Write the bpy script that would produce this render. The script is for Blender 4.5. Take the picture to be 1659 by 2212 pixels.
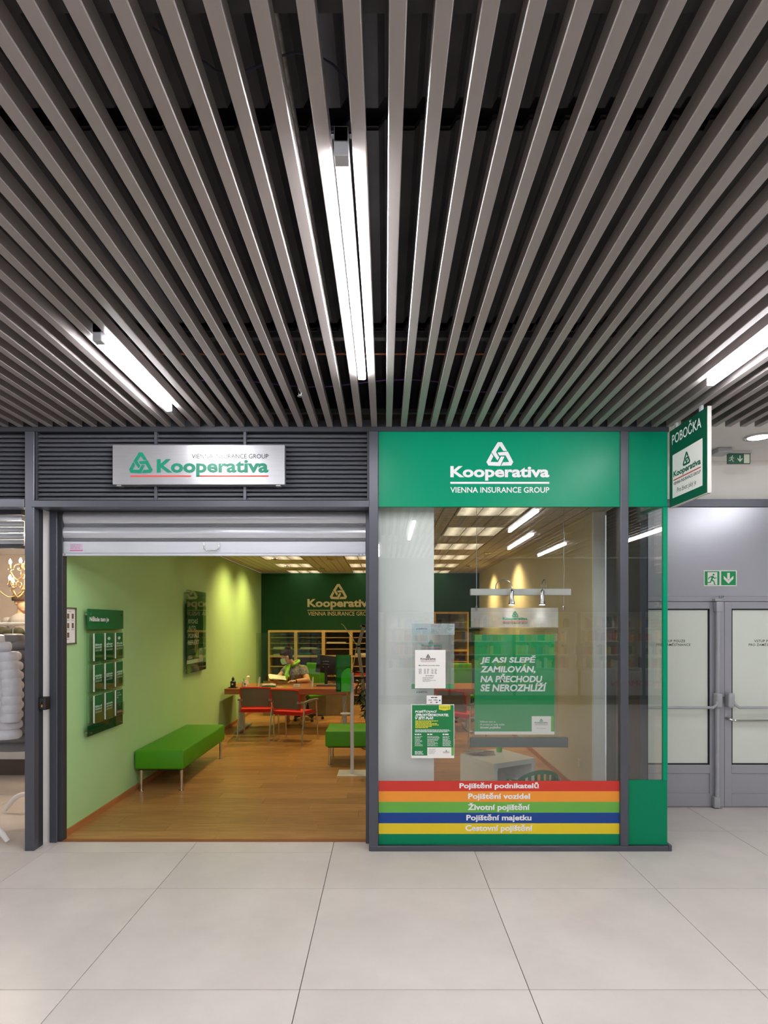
import bpy, bmesh, math, random
from mathutils import Vector, Matrix

random.seed(7)
for o in list(bpy.data.objects):
    bpy.data.objects.remove(o)
SC = bpy.context.scene
COL = SC.collection
PI = math.pi

# ------------------------------------------------------------------ camera
# metric frame: facade plane Y = 0, X to the right, Z up, floor Z = 0
HC, ZF, FPX, VPX, VPY = 1.75, 4.633, 1300.0, 831.0, 1347.0
cam_d = bpy.data.cameras.new('camera')
cam = bpy.data.objects.new('camera', cam_d)
COL.objects.link(cam)
cam.location = (0, -ZF, HC)
cam.rotation_euler = (PI / 2, 0, 0)
cam_d.sensor_fit = 'HORIZONTAL'
cam_d.sensor_width = 36.0
cam_d.lens = FPX / 1659.0 * 36.0
cam_d.shift_x = (829.5 - VPX) / 1659.0
cam_d.shift_y = (VPY - 1106.0) / 1659.0
cam_d.clip_start = 0.02
SC.camera = cam

# ------------------------------------------------------------------ world and exposure
W = bpy.data.worlds.new('world')
SC.world = W
W.use_nodes = True
W.node_tree.nodes['Background'].inputs[0].default_value = (0.95, 0.97, 1.0, 1)
W.node_tree.nodes['Background'].inputs[1].default_value = 0.35
SC.view_settings.view_transform = 'Standard'
SC.view_settings.look = 'None'
SC.view_settings.exposure = 0.7
SC.view_settings.gamma = 1.0
SC.view_settings.use_curve_mapping = False
SC.cycles.max_bounces = 8
SC.cycles.diffuse_bounces = 4
SC.cycles.glossy_bounces = 4
SC.cycles.transparent_max_bounces = 16
SC.cycles.caustics_reflective = False
SC.cycles.caustics_refractive = False
TUBE_POWER = 45.0         # mall linear lamps
OFFICE_POWER = 4.2        # louvred office ceiling lamps
SPOT_POWER = 62.0         # warm wall-wash spots of the office


# ------------------------------------------------------------------ helpers
def lin(c):
    out = []
    for v in c[:3]:
        v = v / 255.0
        out.append(v / 12.92 if v <= 0.04045 else ((v + 0.055) / 1.055) ** 2.4)
    return (out[0], out[1], out[2], 1.0)


def mat(name, rgb, rough=0.5, metal=0.0, var=0.06, scale=6.0, bump=0.0, bscale=60.0, spec=0.5,
        coat=0.0, emit=0.0, ecol=None, stretch=None, alpha=1.0):
    m = bpy.data.materials.new(name)
    m.use_nodes = True
    nt = m.node_tree
    b = nt.nodes['Principled BSDF']
    c = lin(rgb)
    tc = nt.nodes.new('ShaderNodeTexCoord')
    src = tc.outputs['Object']
    if stretch:
        mp = nt.nodes.new('ShaderNodeMapping')
        mp.inputs['Scale'].default_value = stretch
        nt.links.new(src, mp.inputs['Vector'])
        src = mp.outputs['Vector']
    if var > 0:
        nz = nt.nodes.new('ShaderNodeTexNoise')
        nz.inputs['Scale'].default_value = scale
        nz.inputs['Detail'].default_value = 4
        nt.links.new(src, nz.inputs['Vector'])
        rp = nt.nodes.new('ShaderNodeValToRGB')
        rp.color_ramp.elements[0].position = 0.3
        rp.color_ramp.elements[1].position = 0.7
        rp.color_ramp.elements[0].color = tuple(min(1, v * (1 - var)) for v in c[:3]) + (1,)
        rp.color_ramp.elements[1].color = tuple(min(1, v * (1 + var)) for v in c[:3]) + (1,)
        nt.links.new(nz.outputs['Fac'], rp.inputs['Fac'])
        nt.links.new(rp.outputs['Color'], b.inputs['Base Color'])
    else:
        b.inputs['Base Color'].default_value = c
    b.inputs['Roughness'].default_value = rough
    b.inputs['Metallic'].default_value = metal
    b.inputs['Specular IOR Level'].default_value = spec
    b.inputs['Coat Weight'].default_value = coat
    b.inputs['Alpha'].default_value = alpha
    if emit > 0:
        b.inputs['Emission Color'].default_value = lin(ecol or rgb)
        b.inputs['Emission Strength'].default_value = emit
    if bump > 0:
        n2 = nt.nodes.new('ShaderNodeTexNoise')
        n2.inputs['Scale'].default_value = bscale
        nt.links.new(src, n2.inputs['Vector'])
        bp = nt.nodes.new('ShaderNodeBump')
        bp.inputs['Strength'].default_value = bump
        bp.inputs['Distance'].default_value = 0.01
        nt.links.new(n2.outputs['Fac'], bp.inputs['Height'])
        nt.links.new(bp.outputs['Normal'], b.inputs['Normal'])
    return m


def glass_mat(name, tint=(255, 255, 255), f0=0.04, rough=0.0, haze=0.0, hcol=(255, 255, 255)):
    """thin architectural pane: transparent + mirror reflection by viewing angle (Schlick), optional frosting"""
    m = bpy.data.materials.new(name)
    m.use_nodes = True
    nt = m.node_tree
    nt.nodes.clear()
    out = nt.nodes.new('ShaderNodeOutputMaterial')
    tr = nt.nodes.new('ShaderNodeBsdfTransparent')
    tr.inputs['Color'].default_value = lin(tint)
    gl = nt.nodes.new('ShaderNodeBsdfGlossy')
    gl.inputs['Roughness'].default_value = rough
    lw = nt.nodes.new('ShaderNodeLayerWeight')
    lw.inputs['Blend'].default_value = 0.5
    pw = nt.nodes.new('ShaderNodeMath')
    pw.operation = 'POWER'
    pw.inputs[1].default_value = 5.0
    nt.links.new(lw.outputs['Facing'], pw.inputs[0])
    ma = nt.nodes.new('ShaderNodeMath')
    ma.operation = 'MULTIPLY_ADD'
    ma.inputs[1].default_value = 1 - f0
    ma.inputs[2].default_value = f0
    nt.links.new(pw.outputs[0], ma.inputs[0])
    mx = nt.nodes.new('ShaderNodeMixShader')
    nt.links.new(ma.outputs[0], mx.inputs[0])
    base = tr.outputs[0]
    if haze > 0:
        df = nt.nodes.new('ShaderNodeBsdfDiffuse')
        df.inputs['Color'].default_value = lin(hcol)
        tl = nt.nodes.new('ShaderNodeBsdfTranslucent')
        tl.inputs['Color'].default_value = lin(hcol)
        m0 = nt.nodes.new('ShaderNodeMixShader')
        m0.inputs[0].default_value = 0.4
        nt.links.new(df.outputs[0], m0.inputs[1])
        nt.links.new(tl.outputs[0], m0.inputs[2])
        m1 = nt.nodes.new('ShaderNodeMixShader')
        m1.inputs[0].default_value = haze
        nt.links.new(base, m1.inputs[1])
        nt.links.new(m0.outputs[0], m1.inputs[2])
        base = m1.outputs[0]
    nt.links.new(base, mx.inputs[1])
    nt.links.new(gl.outputs[0], mx.inputs[2])
    nt.links.new(mx.outputs[0], out.inputs[0])
    return m


ORG = {}


class MB:
    """collects geometry; build() links it as one mesh object"""

    def __init__(self, M=None):
        self.v, self.f, self.s = [], [], []
        self.M = M

    def _p(self, p):
        p = Vector(p)
        return self.M @ p if self.M is not None else p

    def add(self, verts, faces, smooth=False):
        n = len(self.v)
        self.v += [self._p(p) for p in verts]
        self.f += [[i + n for i in f] for f in faces]
        self.s += [smooth] * len(faces)
        return self

    def box(self, x0, x1, y0, y1, z0, z1, bev=0.0, seg=1):
        if x0 > x1: x0, x1 = x1, x0
        if y0 > y1: y0, y1 = y1, y0
        if z0 > z1: z0, z1 = z1, z0
        vs = [(x, y, z) for x in (x0, x1) for y in (y0, y1) for z in (z0, z1)]
        fs = [(0, 1, 3, 2), (4, 6, 7, 5), (0, 4, 5, 1), (2, 3, 7, 6), (0, 2, 6, 4), (1, 5, 7, 3)]
        if bev <= 0:
            return self.add(vs, fs)
        bm = bmesh.new()
        bv = [bm.verts.new(p) for p in vs]
        for f in fs:
            bm.faces.new([bv[i] for i in f])
        bmesh.ops.bevel(bm, geom=list(bm.edges), offset=bev, segments=seg, affect='EDGES', profile=0.5)
        return self.bm(bm, seg > 1)

    def bm(self, bm, smooth=False):
        bm.verts.index_update()
        self.add([v.co.copy() for v in bm.verts], [[v.index for v in f.verts] for f in bm.faces], smooth)
        bm.free()
        return self

    def prism(self, pts, ext):
        """pts: 3d polygon, extruded by vector ext"""
        n = len(pts)
        e = Vector(ext)
        a = [Vector(p) for p in pts]
        vs = a + [p + e for p in a]
        fs = [list(range(n))[::-1], list(range(n, 2 * n))]
        for i in range(n):
            j = (i + 1) % n
            fs.append([i, j, j + n, i + n])
        return self.add(vs, fs)

    def tube(self, path, r, n=8, closed=False, smooth=True):
        P = [Vector(p) for p in path]
        m = len(P)
        R = r if isinstance(r, (list, tuple)) else [r] * m
        T = []
        for i in range(m):
            if closed:
                t = P[(i + 1) % m] - P[i - 1]
            else:
                t = P[min(i + 1, m - 1)] - P[max(i - 1, 0)]
            T.append(t.normalized())
        up = Vector((0, 0, 1)) if abs(T[0].z) < 0.9 else Vector((1, 0, 0))
        a = T[0].cross(up).normalized()
        vs, fs = [], []
        for i in range(m):
            a = (a - T[i] * a.dot(T[i])).normalized()
            b = T[i].cross(a)
            for k in range(n):
                w = 2 * PI * k / n
                vs.append(P[i] + (a * math.cos(w) + b * math.sin(w)) * R[i])
        rng = m if closed else m - 1
        for i in range(rng):
            j = (i + 1) % m
            for k in range(n):
                l = (k + 1) % n
                fs.append([i * n + k, i * n + l, j * n + l, j * n + k])
        self.add(vs, fs, smooth)
        if not closed:
            q = len(self.v) - len(vs)
            self.f.append([q + k for k in range(n)][::-1]); self.s.append(False)
            self.f.append([q + (m - 1) * n + k for k in range(n)]); self.s.append(False)
        return self

    def lathe(self, prof, c=(0, 0, 0), n=20, sx=1.0, sy=1.0, smooth=True):
        vs, fs = [], []
        for (r, z) in prof:
            for k in range(n):
                w = 2 * PI * k / n
                vs.append((c[0] + r * sx * math.cos(w), c[1] + r * sy * math.sin(w), c[2] + z))
        m = len(prof)
        for i in range(m - 1):
            for k in range(n):
                l = (k + 1) % n
                fs.append([i * n + k, i * n + l, (i + 1) * n + l, (i + 1) * n + k])
        self.add(vs, fs, smooth)
        q = len(self.v) - len(vs)
        if prof[0][0] > 1e-4:
            self.f.append([q + k for k in range(n)][::-1]); self.s.append(False)
        if prof[-1][0] > 1e-4:
            self.f.append([q + (m - 1) * n + k for k in range(n)]); self.s.append(False)
        return self

    def ell(self, c, r, n=14, m=9, R=None):
        vs, fs = [], []
        for i in range(m + 1):
            t = PI * i / m
            for k in range(n):
                w = 2 * PI * k / n
                p = Vector((r[0] * math.sin(t) * math.cos(w), r[1] * math.sin(t) * math.sin(w), -r[2] * math.cos(t)))
                if R is not None:
                    p = R @ p
                vs.append(p + Vector(c))
        for i in range(m):
            for k in range(n):
                l = (k + 1) % n
                fs.append([i * n + k, i * n + l, (i + 1) * n + l, (i + 1) * n + k])
        return self.add(vs, fs, True)

    def cap(self, p0, r0, p1, r1, n=12):
        """tapered capsule"""
        p0, p1 = Vector(p0), Vector(p1)
        d = (p1 - p0).normalized()
        path, rad = [], []
        for k in range(4):
            t = PI / 2 * k / 4
            path.append(p0 - d * r0 * math.cos(t)); rad.append(max(r0 * math.sin(t), 0.0005))
        path.append(p0); rad.append(r0)
        path.append(p1); rad.append(r1)
        for k in range(3, -1, -1):
            t = PI / 2 * k / 4
            path.append(p1 + d * r1 * math.cos(t)); rad.append(max(r1 * math.sin(t), 0.0005))
        return self.tube(path, rad, n)

    def mesh(self, name):
        me = bpy.data.meshes.new(name)
        me.from_pydata([tuple(p) for p in self.v], [], self.f)
        bm = bmesh.new()
        bm.from_mesh(me)
        bmesh.ops.remove_doubles(bm, verts=bm.verts, dist=1e-5)
        bmesh.ops.dissolve_degenerate(bm, edges=bm.edges, dist=1e-6)
        bmesh.ops.recalc_face_normals(bm, faces=bm.faces)
        sm = None
        bm.to_mesh(me)
        bm.free()
        return me

    def build(self, name, m, parent=None, label=None, cat=None, group=None, kind=None, smooth=None):
        org = ORG[parent] if parent is not None else None
        if org is None:
            xs = [p.x for p in self.v]; ys = [p.y for p in self.v]; zs = [p.z for p in self.v]
            org = Vector(((min(xs) + max(xs)) / 2, (min(ys) + max(ys)) / 2, min(zs)))
        off = org
        self.v = [p - off for p in self.v]
        anysm = any(self.s)
        me = self.mesh(name)
        if smooth is None:
            smooth = anysm
        if smooth:
            for p in me.polygons:
                p.use_smooth = True
            try:
                me.set_sharp_from_angle(angle=math.radians(40))
            except Exception:
                pass
        me.materials.append(m)
        o = bpy.data.objects.new(name, me)
        COL.objects.link(o)
        ORG[o] = off
        if parent is not None:
            o.parent = parent
        else:
            o.location = off
        tag(o, label, cat, group, kind)
        return o


def tag(o, label=None, cat=None, group=None, kind=None):
    if label: o['label'] = label
    if cat: o['category'] = cat
    if group: o['group'] = group
    if kind: o['kind'] = kind
    return o


def thing(name, label=None, cat=None, loc=(0, 0, 0), group=None, kind=None):
    o = bpy.data.objects.new(name, None)
    o.empty_display_size = 0.1
    COL.objects.link(o)
    o.location = loc
    ORG[o] = Vector(loc)
    return tag(o, label, cat, group, kind)


def copy_tree(o, parent=None, label=None):
    c = o.copy()
    COL.objects.link(c)
    ORG[c] = ORG.get(o, Vector())
    if parent is not None:
        c.parent = parent
    if label:
        c['label'] = label
    for ch in list(o.children):
        copy_tree(ch, c)
    return c


def dup(o, loc, rotz, label, group=None):
    c = copy_tree(o, None, label)
    c.location = loc
    c.rotation_euler = (0, 0, rotz)
    if group:
        c['group'] = group
    return c


def inst(o, loc):
    """another copy of a part under the same parent, shared mesh, moved by loc"""
    c = o.copy()
    COL.objects.link(c)
    c.location = loc
    ORG[c] = ORG.get(o, Vector())
    return c


def remeshed(mb, voxel=0.008, smooth_it=6):
    """fuse the collected shapes into one continuous closed surface"""
    me = bpy.data.meshes.new('tmp')
    me.from_pydata([tuple(p) for p in mb.v], [], mb.f)
    o = bpy.data.objects.new('tmp', me)
    COL.objects.link(o)
    r = o.modifiers.new('r', 'REMESH')
    r.mode = 'VOXEL'
    r.voxel_size = voxel
    if smooth_it:
        s = o.modifiers.new('s', 'SMOOTH')
        s.iterations = smooth_it
        s.factor = 0.5
    dg = bpy.context.evaluated_depsgraph_get()
    ev = bpy.data.meshes.new_from_object(o.evaluated_get(dg))
    out = MB()
    out.v = [v.co.copy() for v in ev.vertices]
    out.f = [list(p.vertices) for p in ev.polygons]
    out.s = [True] * len(out.f)
    bpy.data.objects.remove(o)
    bpy.data.meshes.remove(me)
    bpy.data.meshes.remove(ev)
    return out


class Plane:
    """flat face: origin, right, up, normal towards the reader"""

    def __init__(self, O, R, U):
        self.O, self.R, self.U = Vector(O), Vector(R).normalized(), Vector(U).normalized()
        self.N = self.R.cross(self.U)

    def p(self, u, v, n=0.0):
        return self.O + self.R * u + self.U * v + self.N * n

    def rect(self, mb, u0, u1, v0, v1, n0=0.0, d=0.001):
        return mb.prism([self.p(u0, v0, n0), self.p(u1, v0, n0), self.p(u1, v1, n0), self.p(u0, v1, n0)], self.N * d)

    def poly(self, mb, pts, n0=0.0, d=0.001):
        return mb.prism([self.p(u, v, n0) for u, v in pts], self.N * d)


def px(Y):
    """photo measurement -> metres at the depth Y"""
    k = (ZF + Y) / FPX
    return (lambda x: (x - VPX) * k), (lambda y: HC - (y - VPY) * k)


_TXT = {}


def glyphs(s, bold, shear, spacing=1.0):
    key = (s, bold, shear, spacing)
    if key not in _TXT:
        c = bpy.data.curves.new('t', 'FONT')
        c.body = s
        c.offset = bold
        c.shear = shear
        c.space_character = spacing
        c.resolution_u = 3
        o = bpy.data.objects.new('t', c)
        COL.objects.link(o)
        dg = bpy.context.evaluated_depsgraph_get()
        me = bpy.data.meshes.new_from_object(o.evaluated_get(dg))
        vs = [(v.co.x, v.co.y) for v in me.vertices]
        fs = [list(p.vertices) for p in me.polygons]
        bpy.data.objects.remove(o)
        bpy.data.meshes.remove(me)
        bpy.data.curves.remove(c)
        _TXT[key] = (vs, fs)
    return _TXT[key]


def put_text(mb, pl, s, u0, u1, v0, v1, n=0.002, bold=0.02, shear=0.0, spacing=1.0):
    """letters whose ink box fills u0..u1, v0..v1 (u1 None keeps the proportions)"""
    vs, fs = glyphs(s, bold, shear, spacing)
    x0 = min(v[0] for v in vs); x1 = max(v[0] for v in vs)
    y0 = min(v[1] for v in vs); y1 = max(v[1] for v in vs)
    ky = (v1 - v0) / (y1 - y0)
    kx = ky if u1 is None else (u1 - u0) / (x1 - x0)
    mb.add([pl.p(u0 + (x - x0) * kx, v0 + (y - y0) * ky, n) for x, y in vs], fs)
    return mb


def text(pl, s, u0, u1, v0, v1, m, parent, n=0.002, bold=0.02, shear=0.0, spacing=1.0, name='lettering'):
    return put_text(MB(), pl, s, u0, u1, v0, v1, n, bold, shear, spacing).build(name, m, parent)


EMB = [(-16, 115), (16, 115), (59, 45), (27, 45), (0, 86), (-31, 35), (-5, -8), (-19, -31), (-67, 35)]


def emblem(pl, u, v, w, m, parent, n=0.002, d=0.001):
    """triangle of three interlocking bent bars; (u, v) centre, w width"""
    mb = MB()
    k = w / 230.0
    for a in (0, 1, 2):
        t = 2 * PI * a / 3
        pts = [(u + k * (x * math.cos(t) - y * math.sin(t)), v + k * (x * math.sin(t) + y * math.cos(t))) for x, y in EMB]
        pl.poly(mb, pts, n, d)
    return mb.build('emblem', m, parent)


def logo(pl, u0, u1, vb, m1, m2, m3, parent, n=0.002, caps=True):
    """stacked logo: emblem, name, rule, small line; vb = bottom of the small line, width sets the scale"""
    w = u1 - u0
    k = w / 802.0          # measured units: 802 wide
    emblem(pl, u0 + 401 * k, vb + (618 - 325) * k, 233 * k, m1, parent, n)
    text(pl, 'Kooperativa', u0, u1, vb + (618 - 520) * k, vb + (618 - 402) * k, m1, parent, n, bold=0.035)
    mb = MB()
    pl.rect(mb, u0, u1, vb + (618 - 546) * k, vb + (618 - 530) * k, n, 0.001)
    mb.build('rule', m2, parent)
    text(pl, 'VIENNA INSURANCE GROUP', u0, u1, vb, vb + 46 * k, m3, parent, n, bold=0.015)


def fine_print(mb, pl, u0, u1, v0, v1, rows, n=0.002, fill=0.5, ragged=0.3, seed=1, words=True):
    """rows of print too small to read: short thin dashes"""
    rn = random.Random(seed)
    h = (v1 - v0) / rows
    for r in range(rows):
        v = v1 - (r + 1) * h + h * (1 - fill) / 2
        u = u0
        end = u1 - (u1 - u0) * ragged * rn.random()
        while u < end - h * 0.4:
            w = min(h * (0.8 + 2.2 * rn.random()), end - u)
            pl.rect(mb, u, u + w, v, v + h * fill, n, 0.0004)
            u += w + h * 0.35
    return mb

# ------------------------------------------------------------------ materials
def piece_mat(name, c1, c2, rough, stretch, scale, rnd=0.12, spec=0.5, bump=0.0):
    """surface laid from pieces: stretched grain, each piece slightly different"""
    m = mat(name, c1, rough, var=0, spec=spec)
    nt = m.node_tree
    b = nt.nodes['Principled BSDF']
    tc = nt.nodes.new('ShaderNodeTexCoord')
    oi = nt.nodes.new('ShaderNodeObjectInfo')
    mp = nt.nodes.new('ShaderNodeMapping')
    mp.inputs['Scale'].default_value = stretch
    nt.links.new(tc.outputs['Object'], mp.inputs['Vector'])
    cb = nt.nodes.new('ShaderNodeCombineXYZ')
    mu = nt.nodes.new('ShaderNodeMath')
    mu.operation = 'MULTIPLY'
    mu.inputs[1].default_value = 37.0
    nt.links.new(oi.outputs['Random'], mu.inputs[0])
    for i in range(3):
        nt.links.new(mu.outputs[0], cb.inputs[i])
    nt.links.new(cb.outputs[0], mp.inputs['Location'])
    nz = nt.nodes.new('ShaderNodeTexNoise')
    nz.inputs['Scale'].default_value = scale
    nz.inputs['Detail'].default_value = 6
    nz.inputs['Roughness'].default_value = 0.6
    nt.links.new(mp.outputs['Vector'], nz.inputs['Vector'])
    rp = nt.nodes.new('ShaderNodeValToRGB')
    rp.color_ramp.elements[0].position = 0.33
    rp.color_ramp.elements[1].position = 0.67
    rp.color_ramp.elements[0].color = lin(c1)
    rp.color_ramp.elements[1].color = lin(c2)
    nt.links.new(nz.outputs['Fac'], rp.inputs['Fac'])
    hs = nt.nodes.new('ShaderNodeHueSaturation')
    mr = nt.nodes.new('ShaderNodeMapRange')
    mr.inputs['To Min'].default_value = 1 - rnd
    mr.inputs['To Max'].default_value = 1 + rnd
    nt.links.new(oi.outputs['Random'], mr.inputs['Value'])
    nt.links.new(mr.outputs[0], hs.inputs['Value'])
    nt.links.new(rp.outputs['Color'], hs.inputs['Color'])
    nt.links.new(hs.outputs['Color'], b.inputs['Base Color'])
    if bump:
        bp = nt.nodes.new('ShaderNodeBump')
        bp.inputs['Strength'].default_value = bump
        bp.inputs['Distance'].default_value = 0.002
        nt.links.new(nz.outputs['Fac'], bp.inputs['Height'])
        nt.links.new(bp.outputs['Normal'], b.inputs['Normal'])
    return m


M = {}
M['tile'] = piece_mat('porcelain_tile', (212, 204, 197), (224, 216, 209), 0.32, (1, 1, 1), 2.2, 0.02, 0.4)
M['grout'] = mat('grout', (92, 82, 72), 0.9)
M['plank'] = piece_mat('oak_laminate', (158, 114, 66), (192, 142, 86), 0.36, (1.2, 14, 1), 3.0, 0.14)
M['slat'] = mat('satin_slat', (150, 142, 140), 0.3, 0.08, var=0.03, scale=3, stretch=(8, 0.6, 8), spec=0.6)
M['deck'] = mat('black_deck', (64, 60, 63), 0.85, var=0.3, scale=3)
M['black'] = mat('black', (14, 14, 15), 0.6)
M['beam'] = mat('steel_beam_black', (40, 38, 40), 0.7, var=0.2)
M['dusty'] = mat('dusty_board', (96, 82, 66), 0.9, var=0.4, scale=5)
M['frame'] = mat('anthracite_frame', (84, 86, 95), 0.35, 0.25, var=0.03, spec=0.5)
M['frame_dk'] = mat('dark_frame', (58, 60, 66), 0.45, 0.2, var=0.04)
M['louvre'] = mat('louvre_grey', (112, 113, 120), 0.33, 0.2, var=0.03)
M['shutter'] = mat('aluminium_shutter', (204, 206, 212), 0.3, 0.35, var=0.04, stretch=(0.6, 6, 6))
M['alu'] = mat('brushed_aluminium', (205, 205, 208), 0.32, 0.8, var=0.04, stretch=(1, 20, 20))
M['chrome'] = mat('chrome', (214, 212, 208), 0.16, 1.0, var=0.02)
M['white'] = mat('white_paint', (232, 231, 228), 0.55, var=0.02)
M['pier'] = mat('white_lacquer', (246, 246, 243), 0.4, var=0.02)
M['offwhite'] = mat('offwhite_wall', (242, 238, 232), 0.7, var=0.02)
M['green'] = mat('sign_green', (0, 148, 108), 0.32, var=0.02, spec=0.18)
M['green_dk'] = mat('vinyl_green', (0, 132, 92), 0.35, var=0.02, spec=0.18)
M['green_sign'] = mat('dark_green_sign', (8, 84, 60), 0.35, var=0.02)
M['exit'] = mat('exit_green', (0, 152, 84), 0.4, var=0.0)
M['print_w'] = mat('white_vinyl', (238, 238, 240), 0.45, var=0.0)
M['print_k'] = mat('black_print', (36, 36, 38), 0.6, var=0.0, spec=0.2)
M['print_g'] = mat('green_print', (0, 128, 98), 0.4, var=0.0)
M['print_r'] = mat('red_print', (206, 62, 52), 0.5, var=0.0)
M['print_y'] = mat('yellow_print', (228, 214, 40), 0.5, var=0.0)
M['print_grey'] = mat('grey_print', (128, 128, 128), 0.6, var=0.0)
M['print_b'] = mat('blue_print', (40, 48, 120), 0.5, var=0.0)
M['print_cy'] = mat('cyan_print', (40, 160, 190), 0.5, var=0.0)
M['print_o'] = mat('orange_print', (236, 120, 30), 0.5, var=0.0)
M['red'] = mat('stripe_red', (206, 52, 40), 0.4, var=0.02)
M['orange'] = mat('stripe_orange', (240, 152, 48), 0.4, var=0.02)
M['lime'] = mat('stripe_green', (104, 176, 70), 0.4, var=0.02)
M['blue'] = mat('stripe_blue', (0, 64, 144), 0.4, var=0.02)
M['yellow'] = mat('stripe_yellow', (232, 204, 32), 0.4, var=0.02)
M['wall_g'] = mat('light_green_wall', (172, 214, 148), 0.75, var=0.02, scale=1.5, bump=0.05, bscale=150)
M['wall_dg'] = mat('dark_green_wall', (16, 84, 52), 0.7, var=0.04, scale=2)
M['wall_b'] = mat('cream_wall', (222, 214, 196), 0.75, var=0.02)
M['skirting'] = mat('beech_skirting', (176, 116, 66), 0.45, var=0.12, scale=5, stretch=(8, 0.6, 8))
M['birch'] = mat('birch', (222, 186, 124), 0.5, var=0.08, scale=5, stretch=(8, 8, 0.8))
M['birch_x'] = mat('birch_shelf', (206, 174, 118), 0.5, var=0.08, scale=5, stretch=(0.8, 8, 8))
M['cab_in'] = mat('cabinet_inside', (120, 108, 84), 0.7, var=0.1)
M['desk'] = mat('desk_veneer', (150, 92, 54), 0.4, var=0.14, scale=5, stretch=(0.7, 9, 9))
M['leath'] = mat('green_leatherette', (72, 150, 4), 0.5, var=0.04, scale=4, bump=0.12, bscale=240)
M['red_f'] = mat('red_fabric', (206, 34, 26), 0.85, var=0.06, bump=0.2, bscale=300)
M['grey_mesh'] = mat('grey_backrest_mesh', (112, 104, 92), 0.7, var=0.06, bump=0.3, bscale=320)
M['grey_pl'] = mat('grey_plastic', (128, 124, 116), 0.5)
M['dk_pl'] = mat('dark_plastic', (28, 28, 29), 0.45)
M['lt_pl'] = mat('light_grey_plastic', (186, 188, 190), 0.45)
M['pale_metal'] = mat('pale_powdercoat', (206, 204, 198), 0.45)
M['glass'] = glass_mat('window_glass', (252, 254, 253), 0.08)
M['acryl'] = glass_mat('clear_acrylic', (238, 246, 240), 0.05)
M['acryl_h'] = glass_mat('frosted_acrylic', (250, 250, 250), 0.05, 0.15, 0.45, (235, 235, 235))
M['frost'] = glass_mat('frosted_vinyl', (248, 250, 250), 0.03, 0.2, 0.3, (225, 230, 228))
M['frost_b'] = glass_mat('pale_vinyl', (250, 250, 250), 0.03, 0.2, 0.8, (226, 240, 244))
M['acryl_g'] = glass_mat('green_acrylic', (60, 200, 40), 0.06, 0.0, 0.6, (20, 160, 16))
M['acryl_lg'] = glass_mat('light_green_acrylic', (120, 235, 60), 0.06, 0.0, 0.8, (80, 226, 34))
M['acryl_dg'] = glass_mat('dark_green_acrylic', (20, 140, 70), 0.06, 0.0, 0.75, (0, 96, 50))
M['milk'] = mat('milky_glass', (228, 234, 222), 0.15, var=0.03, scale=1.2, spec=0.6)
M['door'] = mat('door_grey', (172, 172, 180), 0.34, 0.3, var=0.03, scale=3)
M['wallpan'] = mat('grey_panel', (180, 180, 188), 0.27, 0.3, var=0.02, scale=2)
M['gasket'] = mat('gasket', (26, 24, 28), 0.7)
M['bar'] = mat('panic_bar_grey', (178, 180, 184), 0.4, 0.2)
M['ceil_t'] = mat('ceiling_tile', (196, 192, 178), 0.8, var=0.04)
M['tbar'] = mat('ceiling_grid', (120, 112, 92), 0.6)
M['beige'] = mat('boutique_wall', (214, 196, 178), 0.75, var=0.03)
M['puffer'] = mat('puffer_nylon', (200, 200, 206), 0.36, var=0.05, bump=0.3, bscale=26)
M['puffer_d'] = mat('puffer_nylon_dark', (118, 118, 122), 0.4, var=0.05, bump=0.3, bscale=26)
M['sweater'] = mat('grey_knit', (150, 142, 134), 0.9, var=0.08, bump=0.4, bscale=160)
M['skin'] = mat('skin', (222, 164, 134), 0.55, var=0.04)
M['skin_m'] = mat('mannequin_skin', (196, 156, 122), 0.4, var=0.02)
M['hair'] = mat('brown_hair', (40, 21, 14), 0.75, var=0.3, spec=0.2, scale=40, bump=0.5, bscale=90)
M['brown_hat'] = mat('brown_felt', (62, 44, 30), 0.9, var=0.1)
M['camo'] = mat('camo_cloth', (58, 56, 36), 0.85, var=0.7, scale=14)
M['blouse'] = mat('patterned_blouse', (134, 126, 120), 0.85, var=0.7, scale=38)
M['scarf'] = mat('lime_scarf', (150, 216, 30), 0.6, var=0.1, scale=12)
M['mask'] = mat('pale_mask', (190, 226, 210), 0.8, var=0.03)
M['paper'] = mat('paper', (236, 234, 228), 0.7, var=0.02)
M['gold'] = mat('antique_gold', (196, 158, 104), 0.35, 0.5)
M['brown_sh'] = mat('dark_brown_shelf', (50, 42, 38), 0.6)
M['taupe'] = mat('taupe_plinth', (96, 86, 80), 0.7, var=0.08)
M['navy'] = mat('navy_cloth', (34, 36, 54), 0.85, var=0.1)
M['leaf'] = mat('dark_leaf', (30, 56, 26), 0.4, var=0.2)
M['soil'] = mat('soil', (40, 30, 22), 0.95)
M['taup_metal'] = mat('taupe_metal', (128, 122, 106), 0.4, 0.5)
M['copper'] = mat('copper_pipe', (150, 92, 60), 0.4, 0.6)
M['violet'] = mat('violet_cable', (110, 70, 140), 0.6)
M['conduit'] = mat('galvanised_conduit', (140, 136, 130), 0.45, 0.6, var=0.3, scale=30)
M['green_pl'] = mat('green_plastic', (0, 110, 66), 0.35)
M['pot'] = mat('lime_pot', (90, 190, 40), 0.4)
M['mag'] = mat('magazine_cover', (150, 146, 140), 0.5, var=0.4, scale=20)
M['photo'] = mat('portrait_print', (110, 84, 70), 0.6, var=0.4, scale=60)
M['frame_br'] = mat('brown_picture_frame', (104, 90, 82), 0.5)
M['tube_l'] = mat('lamp_diffuser', (255, 255, 255), 0.4, var=0, emit=TUBE_POWER, ecol=(250, 251, 255))
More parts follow.
